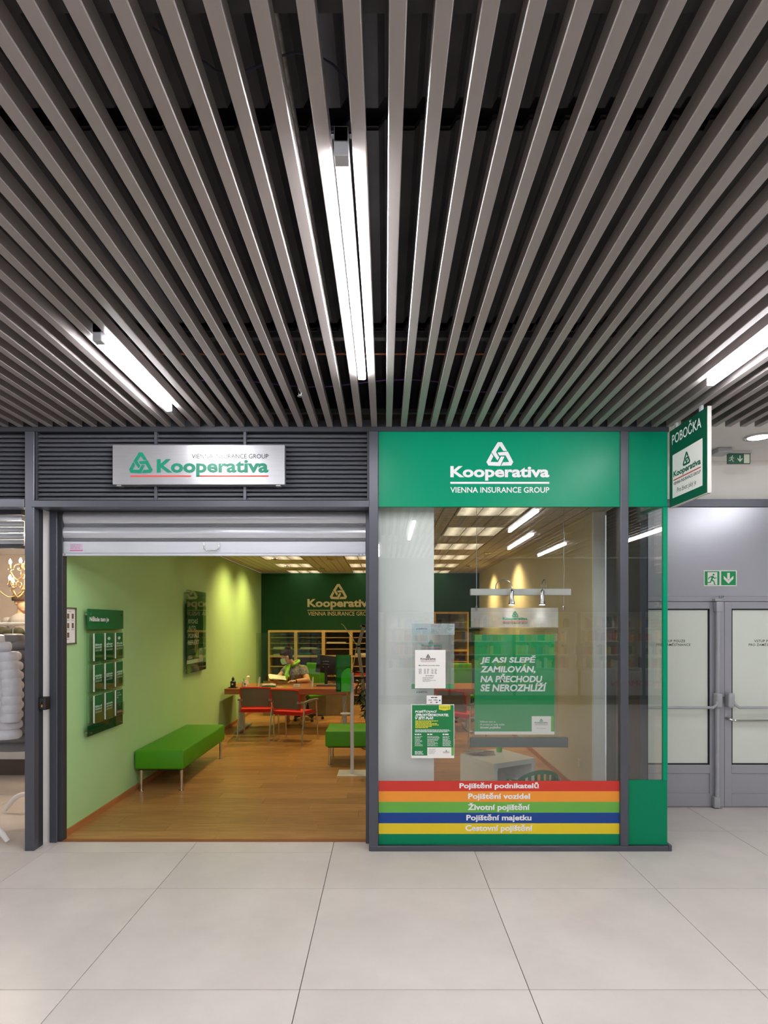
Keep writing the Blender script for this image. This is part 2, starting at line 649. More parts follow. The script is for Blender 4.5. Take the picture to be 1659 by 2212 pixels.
M['office_l'] = mat('office_tube', (255, 240, 210), 0.4, var=0, emit=OFFICE_POWER, ecol=(255, 236, 205))
M['bulb'] = mat('glowing_bulb', (255, 240, 215), 0.3, var=0, emit=60, ecol=(255, 236, 206))
M['spot_l'] = mat('spot_lens', (255, 255, 255), 0.3, var=0, emit=25, ecol=(255, 250, 240))
M['warm_l'] = mat('warm_spot_lens', (255, 225, 160), 0.3, var=0, emit=12, ecol=(255, 214, 140))

fx, fz = px(0.0)
FP = Plane((0, 0, 0), (1, 0, 0), (0, 0, 1))        # facade plane, read from the mall

# ------------------------------------------------------------------ mall floor, tile by tile
TW = 1.097
X0T, Y0T = -0.406, -1.757
fl = MB().box(-9.5, 8.5, -9.3, 3.4, -0.08, -0.006).build('floor', M['grout'], kind='structure')
tag(fl, 'pale grey large-format tiled mall floor with thin dark joints')
G = 0.0022
def tile(x0, x1, y0, y1):
    MB().box(x0 + G, x1 - G, y0 + G, y1 - G, -0.006, 0.0).build('tile', M['tile'], fl)
for i in range(-8, 8):
    xa = X0T + i * TW
    for j in range(-7, 5):
        ya = Y0T + j * TW
        if ya < -9.3 or xa < -9.4 or xa + TW > 8.5:
            continue
        ye = min(ya + TW, 3.39)
        if j == 1 and xa < -0.5:
            tile(xa, xa + TW, ya, -0.03)
            if xa + TW < -2.5:
                tile(xa, xa + TW, -0.03, ye)
            else:
                tile(xa, xa + TW, -0.03, 0.228)
            continue
        if -2.9 < xa < 1.4 and ya > -0.1:
            continue
        if j == 1 and xa < 1.7:
            ye = 0.228
        tile(xa, xa + TW, ya, ye)

# ------------------------------------------------------------------ office floor, plank by plank
PW, PL = 0.19, 1.28
of = MB().box(-2.66, 2.16, 0.23, 8.15, -0.05, -0.002).build('floor', M['soil'], kind='structure')
tag(of, 'warm oak laminate floor of the insurance office')
pm = None
row = 0
y = 0.232
while y < 8.1:
    x = -2.66 - (row * 0.37 % 1.0) * PL
    while x < 2.14:
        a, b = max(x, -2.655), min(x + PL, 2.15)
        if b - a > 0.03:
            if b - a > PL - 1e-4 and pm is not None:
                o = inst(pm, (a - pm_x, y - pm_y, 0))
                o.parent = of
            else:
                o = MB().box(a + 0.001, b - 0.001, y + 0.001, min(y + PW, 8.14) - 0.001, -0.002, 0.006).build('plank', M['plank'], of)
                if b - a > PL - 1e-4 and pm is None:
                    pm, pm_x, pm_y = o, a, y
        x += PL
    y += PW
    row += 1
MB().box(-2.66, -0.08, 0.19, 0.235, 0.0, 0.008).build('threshold_strip', M['desk'], of)

# ------------------------------------------------------------------ slatted mall ceiling
HS = 3.265
ce = MB()
def deck_strip(y0, y1, z=3.80, x0=-9, x1=8.4):
    p, h = 0.15, 0.045
    pr = []
    x = x0
    while x < x1:
        pr += [(x, z + h), (x + 0.045, z + h), (x + 0.07, z), (x + 0.125, z)]
        x += p
    vs = [(a, y0, b) for a, b in pr] + [(a, y1, b) for a, b in pr]
    n = len(pr)
    ce.add(vs, [[i, i + 1, i + 1 + n, i + n] for i in range(n - 1)])
    vs = [(a, y0, b + 0.02) for a, b in pr] + [(a, y1, b + 0.02) for a, b in pr]
    ce.add(vs, [[i, i + n, i + 1 + n, i + 1] for i in range(n - 1)])
for y0, y1 in ((-9.3, -6.0), (-5.9, -4.1), (-4.0, -2.24), (-2.13, -0.53), (-0.42, 1.2), (1.3, 1.9)):
    deck_strip(y0, y1)
ce.box(-9, 8.4, -9.3, 2.2, 3.98, 4.02)
ceil_o = ce.build('ceiling', M['deck'], kind='structure', smooth=False)
tag(ceil_o, 'black steel deck above the open grey slatted mall ceiling')
SP, SW, SH = 0.1135, 0.0455, 0.060
def slat_mesh():
    w, h = SW / 2, SH
    r = 0.003
    prof = [(-w, h), (-w, r), (-w + r, 0), (w - r, 0), (w, r), (w, h)]
    return prof
base = None
for i in range(-72, 73):
    x = 0.033 + SP * i
    if base is None:
        bx0 = x
        base = MB().prism([(x + a, -9.2, HS + b) for a, b in slat_mesh()], (0, 9.2, 0)).build('slat', M['slat'], ceil_o)
    else:
        o = inst(base, (x - bx0, 0, 0))
# rails the slats hang from
for yy in (-7.2, -4.6, -3.1, -1.3, -0.12):
    MB().box(-9, 8.4, yy - 0.02, yy + 0.02, HS + SH, HS + SH + 0.03).build('carrier_rail', M['beam'], ceil_o)
for yy, zz in ((-2.19, 3.86), (-0.475, 3.86)):
    MB().box(-9, 8.4, yy - 0.18, yy - 0.08, zz, zz + 0.08).build('joist', M['beam'], ceil_o)
MB().box(-9, 2.3, 1.7, 1.75, 3.2, 3.98).build('bulkhead', M['dusty'], ceil_o)
MB().box(-3.2, 1.9, 0.95, 1.0, 3.62, 3.74).build('bulkhead_board', M['dusty'], ceil_o)
# services above the slats
t = MB().tube([(-0.347, -6.5, 3.68), (-0.347, -3.2, 3.68), (-0.349, -0.81, 3.68)], 0.0135, 10).build('conduit', M['conduit'],
    label='grey galvanised conduit running above the slats left of the centre lamp', cat='pipe')
for k in range(3):
    MB().tube([(-2.1, -0.28 + 0.035 * k, 3.70 + 0.015 * k), (0.75, -0.28 + 0.035 * k, 3.70 + 0.015 * k)], 0.008, 6).build('copper_pipe', M['copper'],
        label='thin copper pipe above the slats, %s the three' % ('nearest the camera of', 'middle one of', 'nearest the facade of')[k], cat='pipe', group='copper pipes above the slats')
pth = [(-1.6 + 0.2 * i, 0.0, 3.60 + 0.03 * math.sin(i * 0.9) - (0.04 if i > 10 else 0)) for i in range(14)]
MB().tube(pth, 0.006, 6).build('cable', M['violet'], label='violet cable sagging above the slats near the green fascia', cat='cable')
pth = [((a - VPX) * 1.846 / FPX, -2.787, HC + (VPY - b) * 1.846 / FPX) for a, b in ((330, 60), (400, 110), (447, 138), (465, 152), (485, 159), (520, 157), (560, 142), (600, 122), (640, 114), (690, 122), (720, 140), (745, 168), (760, 210))]
MB().tube(pth, 0.0035, 6).build('cable', mat('blue_black_cable', (44, 46, 66), 0.5), label='thin black cable hanging in a loop above the slats left of the centre lamp', cat='cable')
t = thing('sprinkler', 'small chrome sprinkler head poking down between the left slats', 'sprinkler', (-0.555, -0.69, 3.235))
c = (-0.555, -0.69, 3.235)
MB().lathe([(0.010, 0.085), (0.018, 0.09), (0.018, 0.12), (0.012, 0.125), (0.012, 0.5)], c, 12).build('pipe_drop', M['conduit'], t)
MB().tube([(c[0] - 0.012, c[1], c[2] + 0.085), (c[0] - 0.016, c[1], c[2] + 0.05), (c[0] - 0.004, c[1], c[2] + 0.012)], 0.003, 6)\
    .tube([(c[0] + 0.012, c[1], c[2] + 0.085), (c[0] + 0.016, c[1], c[2] + 0.05), (c[0] + 0.004, c[1], c[2] + 0.012)], 0.003, 6)\
    .build('yoke', M['chrome'], t)
MB().lathe([(0.0, 0.0), (0.016, 0.002), (0.018, 0.006), (0.004, 0.012)], c, 14).build('deflector', M['chrome'], t)

# ------------------------------------------------------------------ linear lamps between the slats
def lamp(x, ya, yb, label, zb=3.224):
    k = round((x - 0.033) / SP - 0.5)
    x = 0.033 + (k + 0.5) * SP
    t = thing('linear_lamp', label, 'ceiling lamp', (x, (ya + yb) / 2, zb), 'linear lamps set between the ceiling slats')
    w = 0.0215
    MB().box(x - w, x + w, ya, yb, zb + 0.045, zb + 0.09).build('housing', M['lt_pl'], t)
    MB().box(x - w, x + w, ya + 0.05, yb, zb, zb + 0.045, 0.004).build('diffuser', M['tube_l'], t)
    MB().box(x - w - 0.001, x + w + 0.001, ya, ya + 0.05, zb - 0.001, zb + 0.091, 0.002).build('end_cap', M['bar'], t)
    for yy in (ya + 0.03, yb - 0.1):
        MB().box(x - 0.034, x + 0.034, yy, yy + 0.02, zb + 0.091, zb + 0.095).build('bracket', M['beam'], t)
lamp(-0.137, -2.74, -0.99, 'bright linear lamp in the middle of the slatted ceiling')
lamp(-1.52, -1.50, -0.45, 'bright linear lamp in the left part of the slatted ceiling')
lamp(2.07, -2.65, -0.90, 'bright linear lamp cut by the right edge of the photo')
for x, ya, yb, w in ((2.0, -5.1, -3.3, 'behind the cut one'), (2.42, -7.4, -5.4, 'far down the mall on the right'), (3.4, -8.6, -6.6, 'deep right near the opposite shop'),
                     (4.4, -6.3, -4.5, 'outer right, seen only mirrored in the window'), (0.4, -6.0, -4.2, 'above and behind the camera'), (-1.5, -5.2, -3.4, 'added left behind the camera to light the entrance'),
                     (-2.7, -6.8, -5.0, 'added far left behind the camera to light the entrance'), (-4.3, -3.2, -1.4, 'added outer left before the clothes shop for entrance light'), (-0.15, -8.6, -6.8, 'added far behind on the middle axis for entrance light'),
                     (4.5, -2.4, -0.7, 'added outer right before the grey doors for more light'), (-4.2, -8.2, -6.4, 'added far left by the opposite shop for entrance light')):  # left-hand, middle-axis and grey-door lamps are unseen, added to light the entrance side
    lamp(x, ya, yb, 'linear mall lamp ' + w)

# ------------------------------------------------------------------ facade: posts, louvre, header
wf = thing('wall_front', 'anthracite aluminium shopfront frame with louvred band above the entrance', None, (-1.5, 0.1, 0), kind='structure')
TOP = HS + 0.055
MB().box(fx(-230), fx(1446), 0.005, 0.10, HS - 0.035, TOP).build('top_beam', M['frame_dk'], wf)
# left corner post with its return, white strip and shutter guide
MB().box(fx(54), fx(74), -0.005, 0.06, 0.0, HS - 0.036, 0.003).build('post', M['frame'], wf)
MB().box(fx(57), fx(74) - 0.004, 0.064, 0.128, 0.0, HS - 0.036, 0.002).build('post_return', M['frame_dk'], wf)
fx2, fz2 = px(0.2)
MB().box(fx2(88), fx2(111), 0.198, 0.26, 0.0, 2.7).build('white_jamb', M['white'], wf)
MB().box(fx2(111), fx2(127), 0.17, 0.26, 0.0, 2.7, 0.003).build('shutter_guide', M['frame'], wf)
MB().box(fx2(127), fx2(136), 0.19, 0.26, 0.0, 2.7, 0.002).build('guide_channel', M['frame_dk'], wf)
# post between entrance and window
MB().box(fx(797), fx(817), -0.01, 0.09, 0.0, HS - 0.036, 0.003).build('post', M['frame'], wf)
MB().box(fx2(790.5), fx2(803), 0.15, 0.27, 0.0, 2.7, 0.003).build('shutter_guide', M['frame'], wf)
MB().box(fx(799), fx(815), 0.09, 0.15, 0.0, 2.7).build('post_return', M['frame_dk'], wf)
# header over the entrance
MB().box(fx(69), fx(797.5), -0.012, 0.10, fz(1096), fz(1081.5), 0.003).build('header_beam', M['frame'], wf)
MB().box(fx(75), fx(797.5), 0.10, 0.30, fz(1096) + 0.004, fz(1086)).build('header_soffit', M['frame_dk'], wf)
MB().box(fx(-230), fx(53.5), -0.012, 0.10, fz(1096), fz(1078), 0.003).build('header_beam', M['frame'], wf)
# louvre band
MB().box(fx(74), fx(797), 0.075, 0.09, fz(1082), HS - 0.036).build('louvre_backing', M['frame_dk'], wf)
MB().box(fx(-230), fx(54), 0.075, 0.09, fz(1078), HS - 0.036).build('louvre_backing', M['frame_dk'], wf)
MB().box(fx(75), fx(79), 0.01, 0.07, fz(1081), HS - 0.036).build('louvre_edge', M['frame_dk'], wf)
MB().box(fx(793), fx(797), 0.01, 0.07, fz(1081), HS - 0.036).build('louvre_edge', M['frame_dk'], wf)
pit = 0.0348
for (xa, xb) in ((fx(79), fx(793)), (fx(-230), fx(53.8))):
    b0 = None
    for k in range(15):
        z = fz(1079.5) + pit * k
        if b0 is None:
            pr = [(xa, 0.060, z - 0.001), (xa, 0.020, z), (xa, 0.016, z + 0.003), (xa, 0.020, z + 0.008), (xa, 0.040, z + 0.026), (xa, 0.046, z + 0.027), (xa, 0.048, z + 0.024), (xa, 0.030, z + 0.006), (xa, 0.060, z + 0.003)]
            b0 = MB().prism(pr, (xb - xa, 0, 0)).build('louvre_slat', M['louvre'], wf)
        else:
            inst(b0, (0, 0, pit * k))
for xx in (335, 528):
    MB().box(fx(xx - 3), fx(xx + 3), 0.008, 0.05, fz(1080), HS - 0.036, 0.001).build('mullion', M['frame'], wf)

# ------------------------------------------------------------------ shop window 1 (wide) and 2 (narrow corner bay)
w1 = thing('window_1', 'wide shop window glass between dark posts beside the entrance', None, (fx(1078), 0.03, 0), kind='structure')
MB().box(fx(817.5), fx(1340), 0.018, 0.026, fz(1826), fz(1090)).build('glass_pane', M['glass'], w1)
MB().box(fx(800), fx(1443), -0.014, 0.08, 0.0, fz(1827), 0.003).build('bottom_rail', M['frame'], w1)
MB().box(fx(1340), fx(1357), -0.008, 0.085, fz(1827), HS - 0.036, 0.003).build('mullion', M['frame'], w1)
w2 = thing('window_2', 'narrow corner bay of glass with a green edge strip', None, (fx(1400), 0.03, 0), kind='structure')
XR = fx(1443)
MB().box(fx(1357.3), fx(1434), 0.018, 0.026, fz(1686), fz(1090)).build('glass_pane', M['glass'], w2)
MB().box(fx(1433.5), XR, 0.006, 0.03, fz(1686), fz(1095)).build('edge_strip', M['green'], w2)
MB().box(fx(1357), XR, 0.012, 0.030, fz(1826), fz(1686)).build('lower_panel', M['green_dk'], w2)
MB().box(XR - 0.012, XR - 0.004, 0.035, 0.345, 0.045, 2.65).build('return_pane', M['glass'], w2)
MB().box(XR - 0.07, XR - 0.002, 0.345, 1.10, 0.0, HS - 0.05).build('return_panel', M['frame_dk'], w2)
MB().box(XR - 0.03, XR, 0.032, 0.345, 2.66, HS - 0.05).build('return_fascia', M['green'], w2)
MB().box(fx(1443.2), fx(1450), -0.014, 1.09, 0.0, 0.048, 0.003).build('return_base', M['frame'], w2)

# ------------------------------------------------------------------ office shell
XL, XW, YB, ZC = -2.61, 2.0, 8.09, 2.817
o = MB().box(XL - 0.1, XL, 0.262, YB, 0, ZC).build('wall_left', M['wall_g'], kind='structure')
tag(o, 'light green painted left wall of the insurance office')
o = MB().box(XL - 0.1, 2.2, YB, YB + 0.1, 0, ZC).build('wall_back', M['wall_dg'], kind='structure')
tag(o, 'dark green back wall of the office')
o = MB().box(XW, XW + 0.1, 1.16, YB, 0, ZC).build('wall_right', M['wall_b'], kind='structure')
tag(o, 'cream right wall of the office, seen through the window')
MB().box(XW - 0.005, XR - 0.072, 1.12, 1.158, 0, ZC).build('trim_1', M['pier'], kind='structure', label='white end face of the office right wall')
MB().box(XL, XL + 0.012, 0.27, YB, 0.0, 0.062).build('baseboard_left', M['skirting'], kind='structure', label='beech skirting along the light green wall')
MB().box(XW - 0.012, XW, 1.2, YB, 0.0, 0.062).build('baseboard_right', M['skirting'], kind='structure', label='beech skirting along the cream wall')
# white pier right behind the glass
MB().box(fx(801), 0.392, 0.16, 0.42, 0.0, ZC).build('trim_2', M['pier'], kind='structure', label='white lacquered pier standing behind the left part of the window')
# soffit closing the front of the office above the glass
MB().box(XL - 0.1, XR - 0.07, 0.30, 0.34, ZC + 0.0, HS + 0.02).build('trim_3', M['offwhite'], kind='structure', label='bulkhead above the entrance behind the shutter')
oc = MB().box(XL - 0.1, 2.2, 0.10, YB, ZC + 0.065, ZC + 0.10).build('ceiling', M['tbar'], kind='structure')
tag(oc, 'grid ceiling of small tiles in the office')
GP = 0.67
lum = []
for k in range(6):
    for c in range(3):
        lum.append((-2.0 + 1.34 * c, 0.65 + 1.36 * k))
def is_lum(x, y):
    return any(abs(x - a) < 0.2 and abs(y - b) < 0.36 for a, b in lum)
bt = None
tile_list = []
xg = -2.67
cols = [-2.67 + GP * i for i in range(8)]
for a in cols:
    y = 0.65 - 0.68
    while y < YB - 0.1:
        x0_, x1_ = max(a, XL), min(a + GP, 2.19)
        y0_, y1_ = max(y, 0.36), min(y + 0.68, YB)
        if x1_ - x0_ > 0.1 and y1_ - y0_ > 0.1 and not is_lum(a, y):
            mb = MB()
            # one metal tile with its pressed ribs
            n = 5
            for q in range(n):
                for r in range(5):
                    xa = x0_ + (x1_ - x0_) * q / n; xb = x0_ + (x1_ - x0_) * (q + 1) / n
                    ya = y0_ + (y1_ - y0_) * r / 5; yb = y0_ + (y1_ - y0_) * (r + 1) / 5
                    mb.box(xa + 0.006, xb - 0.006, ya + 0.006, yb - 0.006, ZC, ZC + 0.012)
            mb.box(x0_ + 0.003, x1_ - 0.003, y0_ + 0.003, y1_ - 0.003, ZC + 0.011, ZC + 0.02)
            mb.build('ceiling_tile', M['ceil_t'], oc)
        y += 0.68

# louvred office lamps
def office_lamp():
    t = thing('office_lamp', 'louvred ceiling lamp', 'ceiling lamp', (0, 0, 0), 'louvred lamps in the office ceiling')
    w, d = 0.64, 0.66
    MB().box(0, w, 0, d, 0.05, 0.058).build('reflector', M['white'], t)
    MB().box(0, 0.012, 0, d, 0, 0.05).box(w - 0.012, w, 0, d, 0, 0.05).box(0.012, w - 0.012, 0, 0.012, 0, 0.05).box(0.012, w - 0.012, d - 0.012, d, 0, 0.05).build('frame', M['white'], t)
    for k in range(3):
        x = w * (k + 0.5) / 3
        MB().tube([(x, 0.03, 0.036), (x, d - 0.03, 0.036)], 0.011, 8).build('tube', M['office_l'], t)
    for k in range(1, 3):
        MB().box(w * k / 3 - 0.006, w * k / 3 + 0.006, 0.012, d - 0.012, 0.0, 0.045).build('louvre_rib', M['white'], t)
    for k in range(1, 8):
        MB().box(0.012, w - 0.012, d * k / 8 - 0.002, d * k / 8 + 0.002, 0.004, 0.04).build('louvre_blade', M['white'], t)
    return t
ol = office_lamp()
rowname = ['first', 'second', 'third', 'fourth', 'fifth', 'sixth']
colname = ['left', 'middle', 'right']
for i, (a, b) in enumerate(lum):
    lab = 'louvred ceiling lamp, %s from the shopfront in the %s row of the office' % (rowname[i // 3], colname[i % 3])
    if i == 0:
        ol.location = (a + 0.015, b + 0.01, ZC - 0.002)
        ol['label'] = lab
    else:
        dup(ol, (a + 0.015, b + 0.01, ZC - 0.002), 0, lab)

# warm wall-wash spots
def wall_spot(x, y, label, power=SPOT_POWER, tilt=0.0, rgb=(1.0, 0.73, 0.30)):
    t = thing('recessed_spot', label, 'ceiling spot', (x, y, ZC - 0.02), 'warm spots in the office ceiling')
    MB().lathe([(0.035, 0.004), (0.05, 0.0), (0.055, 0.006), (0.05, 0.02)], (x, y, ZC - 0.02), 16).build('trim_ring', M['chrome'], t)
    MB().lathe([(0.0, 0.008), (0.034, 0.008), (0.034, 0.014)], (x, y, ZC - 0.02), 16).build('lens', M['warm_l'], t)
    l = bpy.data.lights.new('spot_light', 'SPOT')
    l.energy = power
    l.color = rgb
    l.spot_size = math.radians(120)
    l.spot_blend = 1.0
    l.shadow_soft_size = 0.035
    lo = bpy.data.objects.new('spot_light', l)
    COL.objects.link(lo)
    lo.parent = t
    lo.location = (0, 0, -0.012)
    lo.rotation_euler = (0, tilt, 0)
wall_spot(-1.80, 5.2, 'warm recessed spot washing the light green wall beside the poster', 70, tilt=0.5)
wall_spot(-1.80, 6.45, 'warm recessed spot washing the green wall beside the desk', 70, tilt=0.5)
wall_spot(-1.2, 6.9, 'warm recessed spot added before the birch cabinets to brighten them', 40)  # extra spot, added only to brighten cabinets and back wall
wall_spot(-0.9, 5.3, 'warm recessed spot above the brown desk')
wall_spot(0.45, 6.0, 'warm recessed spot above the second desk')
wall_spot(1.55, 4.4, 'warm recessed spot washing the cream right wall', tilt=-0.3)
wall_spot(1.55, 6.4, 'warm recessed spot at the far end of the cream right wall', tilt=-0.3)
wall_spot(-1.2, 3.2, 'warm recessed spot above the floor before the two red chairs')

# ------------------------------------------------------------------ green fascia above the window
t = thing('fascia_sign', 'wide green fascia panel with white emblem and company name above the shop window', 'sign', (fx(1078), 0.03, fz(1094)))
MB().box(fx(817.5), fx(1340), 0.008, 0.05, fz(1094), fz(932)).build('panel', M['green'], t)
MB().box(fx(817.5), fx(1340), 0.0, 0.05, fz(931.8), HS - 0.0355).build('top_trim', M['green_sign'], t)
PF = Plane((0, 0.008, 0), (1, 0, 0), (0, 0, 1))
logo(PF, fx(973), fx(1187), fz(1064), M['print_w'], M['print_w'], M['print_w'], t)
MB().box(fx(1357.3), XR, 0.008, 0.03, fz(1094), fz(932)).build('corner_signboard', M['green'],
    label='narrow plain green fascia panel right of the mullion, next to the blade sign', cat='sign')

# ------------------------------------------------------------------ brushed sign board over the entrance
t = thing('sign_board', 'brushed aluminium sign board with green name and red underline over the entrance', 'sign', (fx(429), -0.03, fz(1047)))
fxb, fzb = px(-0.045)
MB().box(fxb(243), fxb(615), -0.045, 0.015, fzb(1046.5), fzb(961), 0.002).build('board', M['alu'], t)
PB = Plane((0, -0.045, 0), (1, 0, 0), (0, 0, 1))
emblem(PB, fxb(304.3), fzb(1004.5), 0.0530 * 3.6, M['print_g'], t)
text(PB, 'Kooperativa', fxb(339), fxb(580), fzb(1030), fzb(992), M['print_g'], t, bold=0.035)
text(PB, 'VIENNA INSURANCE GROUP', fxb(414.5), fxb(580), fzb(990.5), fzb(981), M['print_k'], t, bold=0.0)
mb = MB()
PB.rect(mb, fxb(282), fxb(413), fzb(1030), fzb(1027), 0.001)
PB.rect(mb, fxb(426.5), fxb(580), fzb(1030), fzb(1027), 0.001)
mb.build('rule', M['print_r'], t)
for xx in (255, 600):
    MB().box(fxb(xx - 5), fxb(xx + 5), -0.03, 0.02, fzb(1049), fzb(1046.5)).build('mounting_lug', M['alu'], t)

# ------------------------------------------------------------------ roller shutter (partly lowered)
t = thing('roller_shutter', 'silver aluminium roller shutter partly lowered in the office entrance', 'shutter', (-1.38, 0.215, 2.3))
fs, fsz = px(0.22)
xa, xb = fs(134), fs(790)
def lamella(ztop, zbot, name='lamella'):
    h = ztop - zbot
    pr = [(xa, 0.215, zbot), (xa, 0.208, zbot + h * 0.06), (xa, 0.198, zbot + h * 0.3), (xa, 0.195, zbot + h * 0.5), (xa, 0.198, zbot + h * 0.7), (xa, 0.208, zbot + h * 0.94), (xa, 0.215, ztop), (xa, 0.224, ztop), (xa, 0.224, zbot)]
    return MB().prism(pr, (xb - xa, 0, 0)).build(name, M['shutter'], t, smooth=True)
lamella(fsz(1105.5), fsz(1132))
lamella(fsz(1138.5), fsz(1164))
for a, b in ((1132.4, 1135), (1135.6, 1138.2), (1164.4, 1167), (1167.6, 1170)):
    MB().box(xa, xb, 0.209, 0.222, fsz(b), fsz(a), 0.001).build('hinge_strip', M['louvre'], t)
MB().box(xa, xb, 0.205, 0.224, fsz(1195.5), fsz(1170.5), 0.002).build('bottom_slat', M['shutter'], t)
MB().box(xa, xb, 0.196, 0.226, fsz(1201.5), fsz(1196), 0.002).build('bottom_bar', M['shutter'], t)
MB().box(fs(133), fs(790), 0.21, 0.225, fsz(1105), fsz(1100)).build('top_gap', M['gasket'], t)
hx0, hx1 = fs(443), fs(475)
hp = [(hx0, 0.202, fsz(1175)), (hx0, 0.190, fsz(1175)), (hx0, 0.186, fsz(1186)), (hx0 + 0.02, 0.184, fsz(1190.5)), (hx1 - 0.02, 0.184, fsz(1190.5)), (hx1, 0.186, fsz(1186)), (hx1, 0.190, fsz(1175)), (hx1, 0.202, fsz(1175))]
MB().tube(hp, 0.0035, 8).build('pull_handle', M['chrome'], t)
for xx in (138, 144, 776, 783):
    MB().lathe([(0.004, -0.002), (0.004, 0.002)], (fs(xx), 0.195, fsz(1198.5)), 8).build('rivet', M['gasket'], t)
PS = Plane((0, 0.205, 0), (1, 0, 0), (0, 0, 1))
mb = MB(); PS.rect(mb, fs(153), fs(181), fsz(1190.5), fsz(1175), 0.0, 0.0008)
st = mb.build('sticker', mat('pink_sticker', (206, 186, 204), 0.5, var=0), t)
mb = MB(); PS.rect(mb, fs(153), fs(181), fsz(1190.5), fsz(1188.5), 0.0008, 0.0005)
mb.build('sticker_band', mat('magenta_print', (208, 100, 140), 0.5, var=0), st)
mb = MB(); fine_print(mb, PS, fs(155), fs(178), fsz(1187), fsz(1176), 4, 0.0008, 0.35, seed=3)
mb.build('fine_print', mat('mauve_print', (170, 120, 150), 0.5, var=0), st)

# key switch on the left post return
t = thing('key_switch', 'small dark shutter key switch box on the left entrance post', 'switch', (-2.70, 0.08, 1.1))
xk = fx(74)
MB().box(xk - 0.01, xk + 0.055, 0.06, 0.13, 1.075, 1.175, 0.005, 2).build('housing', M['dk_pl'], t)
MB().box(xk + 0.006, xk + 0.05, 0.057, 0.0615, 1.085, 1.165, 0.002).build('face_plate', mat('switch_plate', (58, 56, 54), 0.5), t)
MB().box(xk + 0.020, xk + 0.036, 0.054, 0.058, 1.10, 1.145, 0.002).build('key_slot', M['black'], t)
MB().lathe([(0.0, 0.0), (0.006, 0.001), (0.006, 0.02), (0.0, 0.022)], (xk + 0.028, 0.052, 1.098), 10).build('lock_barrel', M['gold'], t)

# ------------------------------------------------------------------ colour stripes on the lower glass
PG = Plane((0, 0.018, 0), (1, 0, 0), (0, 0, 1))
stripes = [(1688, 1710.5, 'red', 'Pojištění podnikatelů', 993, 1165, 1691, 1707.5, 'red'),
           (1710.5, 1733.5, 'orange', 'Pojištění vozidel', 1012, 1146, 1714, 1731, 'orange'),
           (1733.5, 1757, 'lime', 'Životní pojištění', 1011, 1146, 1735.5, 1755, 'light green'),
           (1757, 1780, 'blue', 'Pojištění majetku', 1008, 1149, 1760.5, 1777.5, 'blue'),
           (1780, 1803, 'yellow', 'Cestovní pojištění', 1006, 1152, 1782.5, 1800.5, 'yellow')]
for (a, b, mk, s, x0, x1, ta, tb, word) in stripes:
    t = thing('vinyl_stripe', '%s vinyl stripe with white Czech lettering on the lower window glass' % word, 'window sticker', (fx(1078), 0.017, fz(b)), 'coloured stripes across the lower window')
    mb = MB(); PG.rect(mb, fx(817.8), fx(1339.5), fz(b), fz(a), 0.0005, 0.001)
    mb.build('film', M[mk], t)
    text(PG, s, fx(x0), fx(x1), fz(tb), fz(ta), M['print_w'], t, 0.002, 0.03)
mb = MB(); PG.rect(mb, fx(817.8), fx(1339.5), fz(1826), fz(1803), 0.0005, 0.001)
mb.build('vinyl_stripe', M['green_dk'], label='plain dark green vinyl stripe at the foot of the window', cat='window sticker')

# ------------------------------------------------------------------ notices on the glass (inside face)
fxi, fzi = px(0.027)
PI_ = Plane((0, 0.0285, 0), (1, 0, 0), (0, 0, 1))
t = thing('window_sticker', 'pale frosted sticker with two broker lines and a green foot on the window', 'window sticker', (fxi(937), 0.03, fzi(1488)))
mb = MB(); PI_.rect(mb, fxi(890), fxi(982), fzi(1371), fzi(1347), 0, 0.0008); mb.build('header_film', M['frost_b'], t)
mb = MB(); PI_.rect(mb, fxi(891), fxi(981), fzi(1477), fzi(1371.2), 0, 0.0008); mb.build('frosted_film', M['frost'], t)
mb = MB(); PI_.rect(mb, fxi(889), fxi(981), fzi(1488), fzi(1477.2), 0, 0.0008); mb.build('foot_film', mat('pale_green_film', (84, 160, 110), 0.5), t)
text(PI_, 'KAPITOL', fxi(904), fxi(923.5), fzi(1360), fzi(1356.6), M['print_b'], t, 0.001, 0.02)
mb = MB(); PI_.poly(mb, [(fxi(898.5), fzi(1360)), (fxi(902), fzi(1360)), (fxi(902), fzi(1355.5))], 0.001, 0.0005); mb.build('mark', M['print_cy'], t)
mb = MB(); fine_print(mb, PI_, fxi(931), fxi(979), fzi(1370), fzi(1348.5), 8, 0.001, 0.35, seed=5); mb.build('fine_print', M['print_grey'], t)
logo(PI_, fxi(911), fxi(951), fzi(1403), M['print_g'], M['print_r'], M['print_k'], t, 0.001)
text(PI_, 'KAPITOL', fxi(904), fxi(923.5), fzi(1497), fzi(1493.5), M['print_b'], t, 0.001, 0.02)
mb = MB(); PI_.poly(mb, [(fxi(898.5), fzi(1497)), (fxi(902), fzi(1497)), (fxi(902), fzi(1492.5))], 0.001, 0.0005); mb.build('mark', M['print_cy'], t)
PJ = Plane((0, 0.0162, 0), (1, 0, 0), (0, 0, 1))
fxj, fzj = px(0.0162)
t = thing('notice_sheet', 'white printed opening hours sheet taped to the window', 'notice', (fxj(929), 0.016, fzj(1487)))
mb = MB(); PJ.rect(mb, fxj(896.5), fxj(962.5), fzj(1487), fzj(1404), 0, 0.0008); mb.build('sheet', M['paper'], t)
logo(PJ, fxj(908.5), fxj(941), fzj(1430), M['print_k'], M['print_r'], M['print_grey'], t, 0.001)
text(PJ, 'Mimořádná provozní doba', fxj(904.5), fxj(949.5), fzj(1439.5), fzj(1435.8), M['print_k'], t, 0.001, 0.01)
mb = MB()
for a, b in ((904.5, 911), (916, 920), (922.5, 927), (932, 936.5), (939, 944)):
    fine_print(mb, PJ, fxj(a), fxj(b), fzj(1456), fzj(1444.5), 5, 0.001, 0.5, 0.1, seed=int(a))
